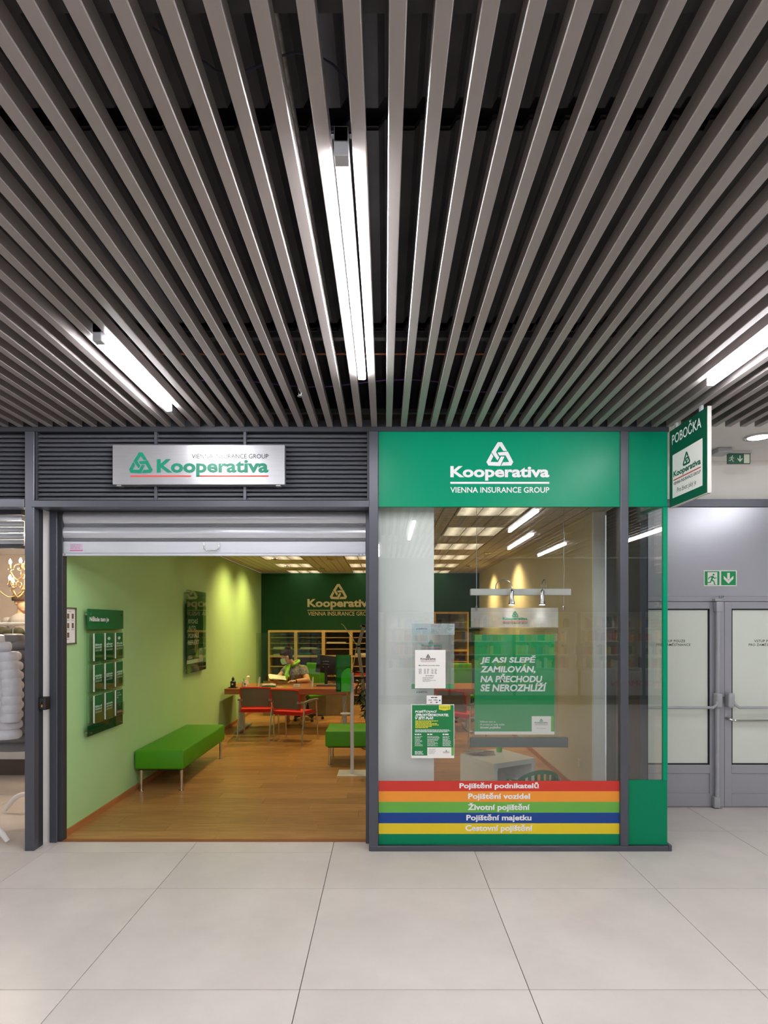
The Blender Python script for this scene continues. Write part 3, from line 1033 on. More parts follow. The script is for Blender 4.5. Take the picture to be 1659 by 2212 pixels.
fine_print(mb, PJ, fxj(919), fxj(939), fzj(1461), fzj(1458.5), 1, 0.001, 0.6, 0.1, seed=9)
fine_print(mb, PJ, fxj(913), fxj(946), fzj(1473), fzj(1462.5), 5, 0.001, 0.4, 0.5, seed=10)
mb.build('fine_print', M['print_grey'], t)
t = thing('card_sticker', 'small white card payment sticker above the green job poster', 'window sticker', (fxj(938), 0.016, fzj(1522)))
mb = MB(); PJ.rect(mb, fxj(921.5), fxj(954), fzj(1522.5), fzj(1502.5), 0, 0.0008); mb.build('sheet', M['paper'], t)
mb = MB(); fine_print(mb, PJ, fxj(931), fxj(945), fzj(1508.3), fzj(1505.2), 1, 0.001, 0.6, 0.05, seed=61); mb.build('fine_print', M['print_k'], t)
text(PJ, 'VISA', fxj(925), fxj(933), fzj(1513.6), fzj(1510.8), M['print_b'], t, 0.001, 0.03, 0.2)
text(PJ, 'VISA', fxj(937), fxj(945), fzj(1513.6), fzj(1510.8), M['print_b'], t, 0.001, 0.03, 0.2)
for cx, m1, m2 in ((931.5, 'print_r', 'print_o'), (943.2, 'print_r', 'print_b')):
    for q, mm in ((-0.9, m1), (0.9, m2)):
        mb = MB()
        PJ.poly(mb, [(fxj(cx + q) + 0.0048 * math.cos(a * PI / 6), fzj(1517.3) + 0.0048 * math.sin(a * PI / 6)) for a in range(12)], 0.001 + (0.0002 if q > 0 else 0), 0.0003)
        mb.build('disc', M[mm], t)
mb = MB(); PJ.rect(mb, fxj(948.3), fxj(951.5), fzj(1514.4), fzj(1511.6), 0.001, 0.0004); mb.build('mark', M['print_b'], t)

t = thing('job_poster', 'green recruitment poster with a yellow tab taped low on the window', 'poster', (fxj(935), 0.016, fzj(1637)))
mb = MB(); PJ.rect(mb, fxj(888.5), fxj(981), fzj(1637.5), fzj(1521.5), 0, 0.0008); mb.build('sheet', M['paper'], t)
mb = MB(); PJ.rect(mb, fxj(890), fxj(980), fzj(1632), fzj(1523), 0.0008, 0.0004); mb.build('green_field', mat('poster_green', (22, 124, 66), 0.45, var=0.02), t)
mb = MB(); PJ.poly(mb, [(fxj(948), fzj(1523)), (fxj(948), fzj(1532.5)), (fxj(960.5), fzj(1535)), (fxj(973), fzj(1532.5)), (fxj(973), fzj(1523))], 0.0012, 0.0004)
mb.build('yellow_tab', M['print_y'], t)
text(PJ, 'HLEDÁ SE', fxj(950), fxj(971), fzj(1530.5), fzj(1525.5), M['print_g'], t, 0.0018, 0.0)
for s, x1, a, b in (('POJIŠŤOVACÍ', 944, 1533.5, 1540.5), ('ZPROSTŘEDKOVATEL', 969.5, 1539.8, 1547.3), ('V SÍTI PoVi', 936, 1547, 1554.5)):
    text(PJ, s, fxj(896.5), fxj(x1), fzj(b), fzj(a), M['print_w'], t, 0.0013, 0.04, 0.18)
mb = MB()
for k in range(6):
    w = [50, 35, 48, 51, 36, 28][k]
    fine_print(mb, PJ, fxj(897), fxj(897 + w), fzj(1556 + 2.9 * k + 2.6), fzj(1556 + 2.9 * k), 1, 0.0013, 0.62, 0.02, seed=k)
mb.build('yellow_print', M['print_y'], t)
mb = MB()
fine_print(mb, PJ, fxj(896.5), fxj(974), fzj(1582), fzj(1575.5), 3, 0.0013, 0.5, 0.25, seed=21)
for a, b in ((896, 913), (923, 950), (956, 975)):
    fine_print(mb, PJ, fxj(a), fxj(a + 14), fzj(1588), fzj(1584.5), 1, 0.0013, 0.7, 0.1, seed=int(a))
    fine_print(mb, PJ, fxj(a), fxj(b), fzj(1612), fzj(1590), 10, 0.0013, 0.32, 0.4, seed=int(b))
fine_print(mb, PJ, fxj(896), fxj(918), fzj(1630), fzj(1622), 3, 0.0013, 0.5, 0.4, seed=33)
mb.build('fine_print', M['print_w'], t)
mb = MB(); PJ.rect(mb, fxj(923), fxj(975), fzj(1632), fzj(1614.5), 0.0012, 0.0004); mb.build('white_field', M['paper'], t)
mb = MB(); PJ.rect(mb, fxj(975.2), fxj(979), fzj(1632), fzj(1614.5), 0.0012, 0.0004); mb.build('light_strip', M['lime'], t)
mb = MB(); fine_print(mb, PJ, fxj(926), fxj(946), fzj(1629), fzj(1617), 6, 0.0017, 0.3, 0.5, seed=40); mb.build('fine_print', M['print_grey'], t)
logo(PJ, fxj(957), fxj(971), fzj(1627), M['print_g'], M['print_r'], M['print_grey'], t, 0.0017)

# ------------------------------------------------------------------ hanging display behind the glass
YD = 0.42
fd, fdz = px(YD)
t = thing('hanging_display', 'cable-hung poster display with a white lamp rail behind the window', 'display', (fd(1120), YD, fdz(1614)))
MB().box(fd(1016), fd(1232.5), YD - 0.02, YD + 0.03, fdz(1286), fdz(1272), 0.003).build('lamp_rail', M['pale_metal'], t)
for x0, x1, yb in ((1071, 1102, 1297), (1179, 1167, 1301)):
    c0, c1 = fd(x0), fd(x1)
    d = c1 - c0
    zt = fdz(1253)
    pth = [(c0, YD, fdz(1272))]
    for k in range(13):
        a = PI - PI * k / 12
        pth.append((c0 + d / 2 + d / 2 * math.cos(a) * (1 if True else 1), YD - 0.06 * k / 12, fdz(1266) + (zt - fdz(1266)) * math.sin(a)))
    pth.append((c1, YD - 0.06, fdz(1276)))
    sp_ = MB().tube(pth, 0.0045, 8).build('gooseneck', M['chrome'], t)
    MB().lathe([(0.006, fdz(1274) - fdz(1307)), (0.018, fdz(1278) - fdz(1307)), (0.018, fdz(1296) - fdz(1307)), (0.027, 0.012), (0.027, 0.004), (0.024, 0.0)], (c1, YD - 0.06, fdz(1307)), 18).build('spot_head', M['chrome'], sp_)
    MB().lathe([(0.0, 0.0), (0.022, 0.0), (0.02, 0.004)], (c1, YD - 0.06, fdz(1307) - 0.002), 16).build('lens', M['spot_l'], sp_)
    l = bpy.data.lights.new('display_spot', 'SPOT')
    l.energy = 0.8; l.color = (1.0, 0.98, 0.95); l.spot_size = math.radians(70); l.spot_blend = 0.7; l.shadow_soft_size = 0.02
    lo = bpy.data.objects.new('display_spot', l); COL.objects.link(lo); lo.parent = t
    lo.location = Vector((c1, YD - 0.06, fdz(1307) - 0.01)) - ORG[t]
    lo.rotation_euler = (0.28, 0, 0)
for xx in (1029.5, 1218):
    pth = [(fd(xx), YD, fdz(1316))]
    for k in range(1, 12):
        pth.append((fd(xx) + (0.004 * math.sin(k * 2.1) if xx > 1100 and k > 3 else 0), YD, fdz(1316) + (ZC - fdz(1316)) * k / 11))
    MB().tube(pth, 0.0022, 6).build('cable', M['lt_pl'], t)
    MB().box(fd(xx) - 0.008, fd(xx) + 0.008, YD - 0.006, YD + 0.012, fdz(1318), fdz(1309), 0.002).build('clamp', M['chrome'], t)
hd = MB().box(fd(1017.5), fd(1206), YD + 0.002, YD + 0.008, fdz(1355), fdz(1313)).build('header_plate', M['acryl_h'], t)
PH = Plane((0, YD + 0.001, 0), (1, 0, 0), (0, 0, 1))
logo(PH, fd(1086), fd(1139.5), fdz(1347.5), M['print_g'], M['print_r'], M['print_k'], hd, 0.001)
MB().box(fd(1019), fd(1206), YD + 0.004, YD + 0.008, fdz(1594), fdz(1356)).build('clear_panel', M['acryl'], t)
po = MB().box(fd(1025), fd(1197.5), YD - 0.002, YD + 0.002, fdz(1586.5), fdz(1371)).build('poster', mat('poster_green_2', (16, 150, 84), 0.3, var=0.02, coat=0.4), t)
PP = Plane((0, YD - 0.002, 0), (1, 0, 0), (0, 0, 1))
for s, x0, x1, a, b in (('JE ASI SLEPĚ', 1037.5, 1157.5, 1415.5, 1435), ('ZAMILOVÁN,', 1037.5, 1156.5, 1435.5, 1455), ('NA PŘECHODU', 1037.5, 1171.5, 1455, 1474), ('SE NEROZHLÍŽÍ', 1037.5, 1181.5, 1474.5, 1493.5)):
    text(PP, s, fd(x0), fd(x1), fdz(b), fdz(a), M['print_w'], po, 0.001, 0.035, 0.15)
for s, x1, a, b, bo in (('Někde tam je.', 1071.5, 1556.5, 1562, 0), ('A proto je tady naše', 1089.5, 1562.5, 1568.5, 0), ('životní pojištění.', 1082.5, 1568.5, 1575, 0.02)):
    text(PP, s, fd(1037), fd(x1), fdz(b), fdz(a), M['print_w'], po, 0.001, bo)
mb = MB(); PP.rect(mb, fd(1025), fd(1197.5), fdz(1586.5), fdz(1580), 0.0, 0.0006); PP.rect(mb, fd(1148.5), fd(1190), fdz(1580), fdz(1547), 0.0, 0.0006)
mb.build('white_field', M['paper'], po)
mb = MB(); PP.rect(mb, fd(1190.2), fd(1196), fdz(1579), fdz(1547), 0.0, 0.0006); mb.build('light_strip', M['lime'], po)
logo(PP, fd(1155), fd(1183), fdz(1566.5), M['print_g'], M['print_r'], M['print_grey'], po, 0.001)
text(PP, 'Pro život jaký je', fd(1159), fd(1179), fdz(1574.5), fdz(1571.8), M['print_grey'], po, 0.001, 0.0)
MB().box(fd(1015.5), fd(1226), YD - 0.02, YD + 0.03, fdz(1613.5), fdz(1593), 0.002).build('foot_bar', mat('slate_bar', (66, 80, 82), 0.45), t)

# ------------------------------------------------------------------ blade sign
XS = fx(1446)
t = thing('blade_sign', 'dark green double-sided blade sign reading POBOČKA projecting from the shop corner', 'sign', (XS, -0.3, 2.65))
LY = 0.545
z0, z1 = fz(1097), fz(933)
MB().box(XS, XS + 0.025, -LY, -0.002, z0, z1, 0.001).build('panel', M['green_sign'], t)
MB().box(XS - 0.001, XS + 0.026, -LY - 0.004, -LY, z0 - 0.002, z1 + 0.002).build('edge_trim', M['pale_metal'], t)
MB().box(XS - 0.001, XS + 0.026, -LY, 0.0, z0 - 0.004, z0 - 0.0005).build('edge_trim', M['pale_metal'], t)
PO = Plane((XS, 0, 0), (0, -1, 0), (0, 0, 1))
H_ = z1 - z0
text(PO, 'POBOČKA', 0.045, 0.468, z0 + H_ * 0.80, z0 + H_ * 0.972, M['print_w'], t, 0.001, 0.01)
mb = MB(); PO.rect(mb, 0.052, 0.482, z0 + H_ * 0.105, z0 + H_ * 0.665, 0.0, 0.001); mb.build('white_field', M['paper'], t)
logo(PO, 0.068, 0.462, z0 + H_ * 0.265, M['green_sign'], M['print_r'], M['print_k'], t, 0.0015)
text(PO, 'Pro život jaký je', 0.125, 0.40, z0 + H_ * 0.135, z0 + H_ * 0.215, M['print_k'], t, 0.0015, 0.0)
MB().box(XS + 0.004, XS + 0.02, -0.10, -0.07, z1, HS).build('hanger', M['lt_pl'], t)
MB().box(XS + 0.004, XS + 0.02, -0.46, -0.43, z1, HS).build('hanger', M['lt_pl'], t)

# ------------------------------------------------------------------ grey staff doors on the right
YW = 1.11
fw, fwz = px(YW)
o = MB().box(XR, 8.4, YW + 0.05, YW + 0.12, 0.0, 3.33).build('wall_right', M['offwhite'], kind='structure')
tag(o, 'white wall strip above the grey staff doors')
mb = MB()
wp = thing('wall_right', 'grey metal panel wall around the staff doors', None, (3.4, YW, 0), kind='structure')
MB().box(XR, 8.4, YW, YW + 0.049, fwz(1288), fwz(1096)).build('upper_panel', M['wallpan'], wp)
MB().box(XR, 8.4, YW - 0.02, YW + 0.049, fwz(1095.5), fwz(1079), 0.002).build('top_beam', M['frame'], wp)
MB().box(XR, 8.4, YW - 0.006, YW + 0.049, fwz(1299), fwz(1288.3), 0.001).build('transom', M['door'], wp)
MB().box(XR, fw(1352), YW - 0.006, YW + 0.049, 0.0, fwz(1299.3)).build('side_panel', M['frame_dk'], wp)
MB().box(fw(1775), 8.4, YW - 0.004, YW + 0.049, 0.0, fwz(1299.3)).build('side_panel', M['wallpan'], wp)
text(Plane((0, YW - 0.006, 0), (1, 0, 0), (0, 0, 1)), '2.27', fw(1551.5), fw(1563.5), fwz(1292), fwz(1287), M['green_sign'], wp, 0.001, 0.03)
def leaf(name, lab, x0, x1, gx0, gx1):
    d = thing(name, lab, None, (fw((x0 + x1) / 2), YW, 0), kind='structure')
    y0, y1 = YW - 0.012, YW + 0.04
    zt, zb = fwz(1300), 0.006
    g0, g1 = fwz(1651.5), fwz(1315)
    p0, p1 = fwz(1714), fwz(1670)
    A, B, C, D = fw(x0), fw(x1), fw(gx0), fw(gx1)
    MB().box(A, C, y0, y1, zb, zt, 0.002).build('stile', M['door'], d)
    MB().box(D, B, y0, y1, zb, zt, 0.002).build('stile', M['door'], d)
    MB().box(C, D, y0, y1, g1, zt, 0.002).build('top_rail', M['door'], d)
    MB().box(C, D, y0, y1, p1, g0, 0.002).build('middle_rail', M['door'], d)
    MB().box(C, D, y0, y1, zb, p0, 0.002).build('bottom_rail', M['door'], d)
    MB().box(C, D, y0 + 0.012, y1 - 0.01, p0, p1).build('kick_panel', M['door'], d)
    MB().box(C + 0.012, D - 0.012, y0 + 0.018, y1 - 0.012, g0 + 0.012, g1 - 0.012).build('glass_pane', M['milk'], d)
    MB().box(C, D, y0 + 0.008, y1 - 0.012, g0, g0 + 0.012).box(C, D, y0 + 0.008, y1 - 0.012, g1 - 0.012, g1)\
        .box(C, C + 0.012, y0 + 0.008, y1 - 0.012, g0, g1).box(D - 0.012, D, y0 + 0.008, y1 - 0.012, g0, g1).build('gasket', M['gasket'], d)
    return d
d1 = leaf('door_1', 'left grey staff door leaf with milky glass and panic bar', 1353, 1546, 1377, 1532)
d2 = leaf('door_2', 'right grey staff door leaf with milky glass, cut by the photo edge', 1564, 1770, 1579, 1748)
MB().box(fw(1546.3), fw(1563.5), YW - 0.010, YW + 0.045, 0.004, fwz(1300), 0.001).build('meeting_stile', M['door'], d1)
PD = Plane((0, YW + 0.006, 0), (1, 0, 0), (0, 0, 1))
for d, xo in ((d1, 0), (d2, 200)):
    text(PD, 'VSTUP POUZE', fw(1430 + xo), fw(1480.5 + xo), fwz(1387.5), fwz(1382), M['print_k'], d, 0.001, 0.01, spacing=1.1)
    text(PD, 'PRO ZAMĚSTNANCE', fw(1418 + xo), fw(1492 + xo), fwz(1395.5), fwz(1388.5), M['print_k'], d, 0.001, 0.01, spacing=1.1)
def rod(x): return fw(x)
MB().tube([(fw(1545), YW - 0.045, fwz(1322)), (fw(1543.5), YW - 0.045, fwz(1720))], 0.019, 12).build('vertical_rod', M['bar'], d1)
MB().box(fw(1538.5), fw(1552), YW - 0.075, YW - 0.014, fwz(1322), fwz(1300), 0.008, 2).build('rod_cover', M['bar'], d1)
MB().box(fw(1536), fw(1550), YW - 0.07, YW - 0.02, fwz(1299), fwz(1294), 0.003).build('strike', M['lt_pl'], d1)
MB().box(fw(1535), fw(1547.5), YW - 0.07, YW - 0.014, fwz(1741), fwz(1718), 0.006, 2).build('foot_cover', M['bar'], d1)
MB().box(fw(1535), fw(1552), YW - 0.07, YW - 0.014, 0.0005, 0.006).build('floor_strike', M['chrome'], d1)
for d, hx, s in ((d1, 1544, -1), (d2, 1570, 1)):
    MB().box(fw(hx - 7), fw(hx + 7), YW - 0.09, YW - 0.014, fwz(1527), fwz(1495.5), 0.018, 3).build('panic_bar_housing', M['bar'], d)
    x = fw(hx + 4 * s)
    e = fw(1385) if s < 0 else fw(1745)
    z = fwz(1525.5)
    MB().tube([(x, YW - 0.07, fwz(1512)), (x + 0.012 * s, YW - 0.085, fwz(1520)), (x + 0.05 * s, YW - 0.092, z - 0.002), (x + 0.09 * s, YW - 0.092, z), (e, YW - 0.092, z)], 0.0135, 10).build('panic_bar', M['bar'], d)
    MB().box(e - 0.02, e + 0.02, YW - 0.105, YW - 0.014, z - 0.04, z + 0.05, 0.01, 2).build('panic_bar_housing', M['bar'], d)
z = fwz(1555)
MB().tube([(fw(1566), YW - 0.014, fwz(1551)), (fw(1570), YW - 0.05, fwz(1552)), (fw(1582), YW - 0.06, z), (fw(1750), YW - 0.06, z)], 0.0125, 10).build('pull_bar', M['chrome'], d2)
MB().box(fw(1556), fw(1563), YW - 0.018, YW - 0.010, fwz(1518), fwz(1505), 0.002).build('latch_plate', M['chrome'], d1)
# white soffit over the corridor
o = MB().box(XR, 8.4, 0.01, YW + 0.05, 3.314, 3.36).build('ceiling', M['offwhite'], kind='structure')
tag(o, 'white plaster corridor ceiling beyond the slats on the right')

def running_man(pl, u, v, s, m, parent, n, flip=1):
    mb = MB()
    def q(pts): pl.poly(mb, [(u + flip * a * s, v + b * s) for a, b in (pts if flip > 0 else pts[::-1])], n, 0.0006)
    q([(0.13 + 0.1 * math.cos(k * PI / 6), 0.80 + 0.1 * math.sin(k * PI / 6)) for k in range(12)])
    q([(-0.12, 0.64), (0.06, 0.70), (0.14, 0.58), (0.02, 0.30), (-0.14, 0.30), (-0.08, 0.45)])
    q([(-0.12, 0.64), (-0.36, 0.52), (-0.44, 0.34), (-0.36, 0.31), (-0.30, 0.45), (-0.10, 0.54)])
    q([(0.10, 0.64), (0.24, 0.48), (0.44, 0.52), (0.44, 0.44), (0.20, 0.38), (0.06, 0.50)])
    q([(-0.14, 0.32), (0.02, 0.30), (0.22, 0.14), (0.26, -0.12), (0.36, -0.14), (0.36, -0.20), (0.16, -0.20), (0.12, 0.08), (-0.06, 0.18)])
    q([(-0.14, 0.32), (-0.02, 0.26), (-0.14, -0.02), (-0.46, -0.06), (-0.52, 0.06), (-0.44, 0.06), (-0.42, 0.04), (-0.22, 0.08)])
    return mb.build('running_figure', m, parent)

PWL = Plane((0, YW, 0), (1, 0, 0), (0, 0, 1))
t = thing('exit_sign', 'green and white escape route sign fixed above the staff doors', 'exit sign', (fw(1555), YW, fwz(1266)))
mb = MB(); PWL.rect(mb, fw(1520), fw(1591), fwz(1266), fwz(1232), 0.0, 0.003); mb.build('plate', M['paper'], t)
mb = MB(); PWL.rect(mb, fw(1522), fw(1553.5), fwz(1264), fwz(1234), 0.003, 0.001); PWL.rect(mb, fw(1557.5), fw(1589), fwz(1264), fwz(1234), 0.003, 0.001); mb.build('green_field', M['exit'], t)
mb = MB(); PWL.rect(mb, fw(1528), fw(1549), fwz(1263.5), fwz(1236), 0.004, 0.0006); mb.build('doorway', M['paper'], t)
running_man(PWL, fw(1538), fwz(1258.5), 0.095, M['exit'], t, 0.0048)
mb = MB()
cx = fw(1573.2)
PWL.poly(mb, [(cx - 0.012, fwz(1237.5)), (cx - 0.012, fwz(1252)), (cx + 0.012, fwz(1252)), (cx + 0.012, fwz(1237.5))][::-1], 0.004, 0.0006)
PWL.poly(mb, [(cx, fwz(1261)), (cx + 0.046, fwz(1250.5)), (cx + 0.046, fwz(1244)), (cx, fwz(1254)), (cx - 0.046, fwz(1244)), (cx - 0.046, fwz(1250.5))], 0.0042, 0.0006)
mb.build('arrow', M['paper'], t)

YE = 0.80
fe, fez = px(YE)
t = thing('exit_sign', 'hanging dark green escape sign under the white corridor ceiling', 'exit sign', (fe(1597), YE, fez(1002)))
MB().box(fe(1571.5), fe(1621), YE, YE + 0.012, fez(1002), fez(979.5)).build('plate', M['green_sign'], t)
PE = Plane((0, YE, 0), (1, 0, 0), (0, 0, 1))
mb = MB(); PE.rect(mb, fe(1607), fe(1619), fez(1000.5), fez(981), 0, 0.001); mb.build('white_field', mat('aged_white', (206, 212, 190), 0.5, var=0), t)
lm = mat('luminous_print', (196, 214, 186), 0.5, var=0)
running_man(PE, fe(1580.5), fez(995), 0.052, lm, t, 0.0006)
mb = MB(); cx = fe(1598.5)
PE.poly(mb, [(cx - 0.005, fez(997)), (cx + 0.005, fez(997)), (cx + 0.005, fez(984)), (cx - 0.005, fez(984))], 0.0, 0.001)
PE.poly(mb, [(cx, fez(998)), (cx + 0.022, fez(992)), (cx + 0.022, fez(989)), (cx, fez(994)), (cx - 0.022, fez(989)), (cx - 0.022, fez(992))], 0.0, 0.0012)
mb.build('arrow', lm, t)
MB().box(fe(1566), fe(1623), YE - 0.004, YE + 0.02, fez(979.3), 3.313).build('mounting_plate', M['acryl_h'], t)
MB().box(fe(1538), fe(1568), YE - 0.10, YE + 0.05, 3.27, 3.313, 0.006).build('lamp_housing', M['bar'], t)
t = thing('downlight', 'recessed round downlight in the white corridor ceiling', 'ceiling lamp', (3.13, 0.40, 3.30))
MB().lathe([(0.085, 0.012), (0.10, 0.0), (0.115, 0.004), (0.115, 0.014)], (3.13, 0.40, 3.30), 24).build('trim_ring', M['chrome'], t)
MB().lathe([(0.0, 0.006), (0.086, 0.006), (0.086, 0.013)], (3.13, 0.40, 3.30), 24).build('lens', mat('downlight_lens', (250, 252, 255), 0.3, var=0, emit=4), t)
l = bpy.data.lights.new('downlight_beam', 'SPOT'); l.energy = 2; l.color = (1.0, 0.97, 0.93); l.spot_size = math.radians(90); l.spot_blend = 0.9; l.shadow_soft_size = 0.08
lo = bpy.data.objects.new('downlight_beam', l); COL.objects.link(lo); lo.parent = t; lo.location = (0, 0, -0.004)
c2 = dup(t, (4.5, 0.40, 3.30), 0, 'unseen second downlight added further right to brighten the corridor')  # out-of-view copy, added to brighten the grey corridor wall

# ------------------------------------------------------------------ left wall of the office
PLW = Plane((XL, 0, 0), (0, 1, 0), (0, 0, 1))
# framed portraits
t = thing('portrait_frame', 'thin brown frame with five small staff portraits on the green wall by the entrance', 'picture', (XL, 0.35, 1.58))
u0, u1, v0, v1 = 0.266, 0.436, 1.578, 1.883
mb = MB()
for a, b, c, d in ((u0, u1, v0, v0 + 0.012), (u0, u1, v1 - 0.012, v1), (u0, u0 + 0.012, v0, v1), (u1 - 0.012, u1, v0, v1)):
    PLW.rect(mb, a, b, c, d, 0.0, 0.016)
mb.build('frame', M['frame_br'], t)
mb = MB(); PLW.rect(mb, u0 + 0.01, u1 - 0.01, v0 + 0.01, v1 - 0.01, 0.001, 0.006); mb.build('sheet', M['paper'], t)
for k, (uu, vv) in enumerate(((0.30, 1.79), (0.372, 1.79), (0.30, 1.712), (0.372, 1.712), (0.30, 1.634))):
    mb = MB(); PLW.rect(mb, uu, uu + 0.032, vv, vv + 0.042, 0.007, 0.0006); mb.build('portrait', M['photo'], t)
mb = MB()
for (uu, vv) in ((0.295, 1.776), (0.367, 1.776), (0.295, 1.698), (0.367, 1.698), (0.295, 1.62)):
    fine_print(mb, PLW, uu, uu + 0.042, vv - 0.004, vv + 0.008, 2, 0.007, 0.4, 0.2, seed=int(uu * 999))
fine_print(mb, PLW, 0.31, 0.37, 1.846, 1.853, 1, 0.007, 0.6, 0.0, seed=4)
mb.build('fine_print', M['print_grey'], t)

# leaflet holder
t = thing('leaflet_holder', 'clear acrylic leaflet holder with green head reading on the green wall', 'leaflet rack', (XL, 0.89, 0.77))
u0, u1, n0 = 0.545, 1.235, 0.05
mb = MB(); PLW.rect(mb, u0, u1, 0.775, 1.875, n0 - 0.006, 0.005); mb.build('back_panel', M['acryl'], t)
mb = MB(); PLW.rect(mb, u0, u1, 1.70, 1.877, n0, 0.012); hp_ = mb.build('header_panel', mat('leaflet_green', (0, 106, 56), 0.35, var=0.02), t)
PLH = Plane((XL + n0 + 0.012, 0, 0), (0, 1, 0), (0, 0, 1))
text(PLH, 'Někde tam je', 0.563, 0.925, 1.757, 1.812, M['print_w'], hp_, 0.001, 0.03)
mb = MB(); PLW.rect(mb, u0, u1, 0.775, 0.865, n0, 0.006); mb.build('foot_panel', M['acryl_dg'], t)
for uu in (u0 + 0.05, u1 - 0.05):
    for vv in (0.80, 1.83):
        MB().tube([PLW.p(uu, vv, 0), PLW.p(uu, vv, n0 + 0.016)], 0.007, 8).build('standoff', M['chrome'], t)
lm_ = mat('leaflet_cover', (0, 104, 54), 0.4, var=0.02)
rows = ((1.437, 1.663), (1.169, 1.387), (0.896, 1.119))
cols_ = ((0.62, 0.76), (0.83, 0.97), (1.04, 1.18))
rn_ = ('top', 'middle', 'bottom'); cn_ = ('left', 'centre', 'right')
for r, (a, b) in enumerate(rows):
    for c, (p, q) in enumerate(cols_):
        mb = MB()
        PLW.rect(mb, p - 0.012, q + 0.012, a - 0.02, a + 0.10, n0 + 0.036, 0.003)
        PLW.rect(mb, p - 0.012, q + 0.012, a - 0.02, a - 0.017, n0, 0.037)
        mb.build('pocket', M['acryl'], t)
        l = thing('leaflet', 'stack of green leaflets in the %s %s pocket of the wall holder' % (rn_[r], cn_[c]), 'leaflet', PLW.p(p, a, n0), 'leaflets in the wall holder')
        mb = MB(); PLW.rect(mb, p, q, a - 0.015, b, n0 + 0.016, 0.012); mb.build('pages', M['paper'], l)
        mb = MB(); PLW.rect(mb, p, q, a - 0.015, b, n0 + 0.0282, 0.002); mb.build('cover', lm_, l)
        mb = MB()
        rr = random.Random(r * 3 + c)
        if (r, c) == (2, 2):
            PLL = Plane((XL + n0 + 0.0305, 0, 0), (0, 1, 0), (0, 0, 1))
            for s, vv in (('A proto', 1.085), ('jsme tady', 1.062), ('my', 1.039)):
                put_text(mb, PLL, s, p + 0.012, p + (0.075 if s[0] == 'A' else 0.11 if s[0] == 'j' else 0.045), vv, vv + 0.016, 0.0005, 0.03)
            PLL.poly(mb, [(p + 0.045, 0.985), (p + 0.065, 0.965), (p + 0.09, 0.985), (p + 0.09, 0.99), (p + 0.065, 0.971), (p + 0.045, 0.99)], 0.0005, 0.0005)
            fine_print(mb, PLW, p + 0.015, q - 0.02, a + 0.005, a + 0.03, 2, n0 + 0.0305, 0.5, seed=8)
        else:
            h = b - a
            for row_ in range(3):
                for k in range(6):
                    x = p + 0.008 + (q - p - 0.016) * (k + 0.1) / 6
                    z = a + h * (0.52 - 0.11 * row_)
                    PLW.rect(mb, x, x + 0.014, z, z + 0.012 + 0.008 * rr.random(), n0 + 0.0305, 0.0004)
            if c == 1 and r == 0 or c == 2 and r == 0:
                PLW.poly(mb, [(p + 0.06 + 0.03 * math.cos(k), a + h * 0.78 + 0.016 * math.sin(k)) for k in range(6)], n0 + 0.0305, 0.0004)
        mb.build('print', mat('leaflet_print', (186, 206, 190), 0.5, var=0) if (r + c) == 0 else bpy.data.materials['leaflet_print'], l)

# acrylic wall poster
t = thing('wall_poster', 'tall green acrylic-covered poster on the wall above the left bench', 'poster', (XL, 3.56, 1.10))
u0, u1, v0, v1, n0 = 3.155, 3.98, 1.10, 2.19, 0.05
mb = MB(); PLW.rect(mb, u0, u1, v0, v1, n0 - 0.008, 0.003); bp_ = mb.build('back_panel', M['acryl'], t)
mb = MB(); PLW.rect(mb, u0 + 0.01, u0 + 0.70, v0 + 0.17, v0 + 0.95, n0 - 0.004, 0.003); ps_ = mb.build('poster_sheet', mat('road_poster', (20, 84, 36), 0.4, var=0.1, scale=3), t)
mb = MB(); PLW.rect(mb, u0 + 0.01, u0 + 0.70, v0 + 0.12, v0 + 0.17, n0 - 0.004, 0.0034); PLW.rect(mb, u0 + 0.52, u0 + 0.68, v0 + 0.17, v0 + 0.31, n0 - 0.001, 0.0006)
mb.build('white_field', M['paper'], ps_)
PPO = Plane((XL + n0 - 0.001, 0, 0), (0, 1, 0), (0, 0, 1))
for s, w, a, b in (('RYCHLÉ', 0.40, 1.75, 1.822), ('AUTO,', 0.33, 1.652, 1.722), ('POMALÉ', 0.45, 1.560, 1.635), ('REFLEXY', 0.46, 1.468, 1.53)):
    text(PPO, s, u0 + 0.06, u0 + 0.06 + w, a, b, M['print_w'], ps_, 0.0008, 0.025)
mb = MB(); fine_print(mb, PPO, u0 + 0.06, u0 + 0.26, 1.285, 1.33, 3, 0.0008, 0.5, seed=2); mb.build('fine_print', M['print_w'], ps_)
logo(PPO, u0 + 0.54, u0 + 0.66, 1.315, M['print_g'], M['print_r'], M['print_k'], ps_, 0.001)
mb = MB(); PLW.poly(mb, [(u0 + 0.36, v0 + 0.20), (u0 + 0.52, v0 + 0.18), (u0 + 0.52, v0 + 0.29), (u0 + 0.46, v0 + 0.30)], n0 - 0.001, 0.0006); mb.build('car_print', mat('lime_print', (120, 200, 40), 0.4, var=0), ps_)
mb = MB(); PLW.rect(mb, u0, u1, v0, v1, n0 + 0.002, 0.004); mb.build('front_panel', M['acryl'], t)
mb = MB(); PLW.rect(mb, u0, u1, v0, v0 + 0.105, n0 - 0.004, 0.004); mb.build('dark_foot', M['brown_sh'], t)
for uu in (u0 + 0.04, u1 - 0.04):
    for vv in (v0 + 0.04, v1 - 0.04):
        MB().tube([PLW.p(uu, vv, 0), PLW.p(uu, vv, n0 + 0.014)], 0.008, 8).build('standoff', M['chrome'], t)

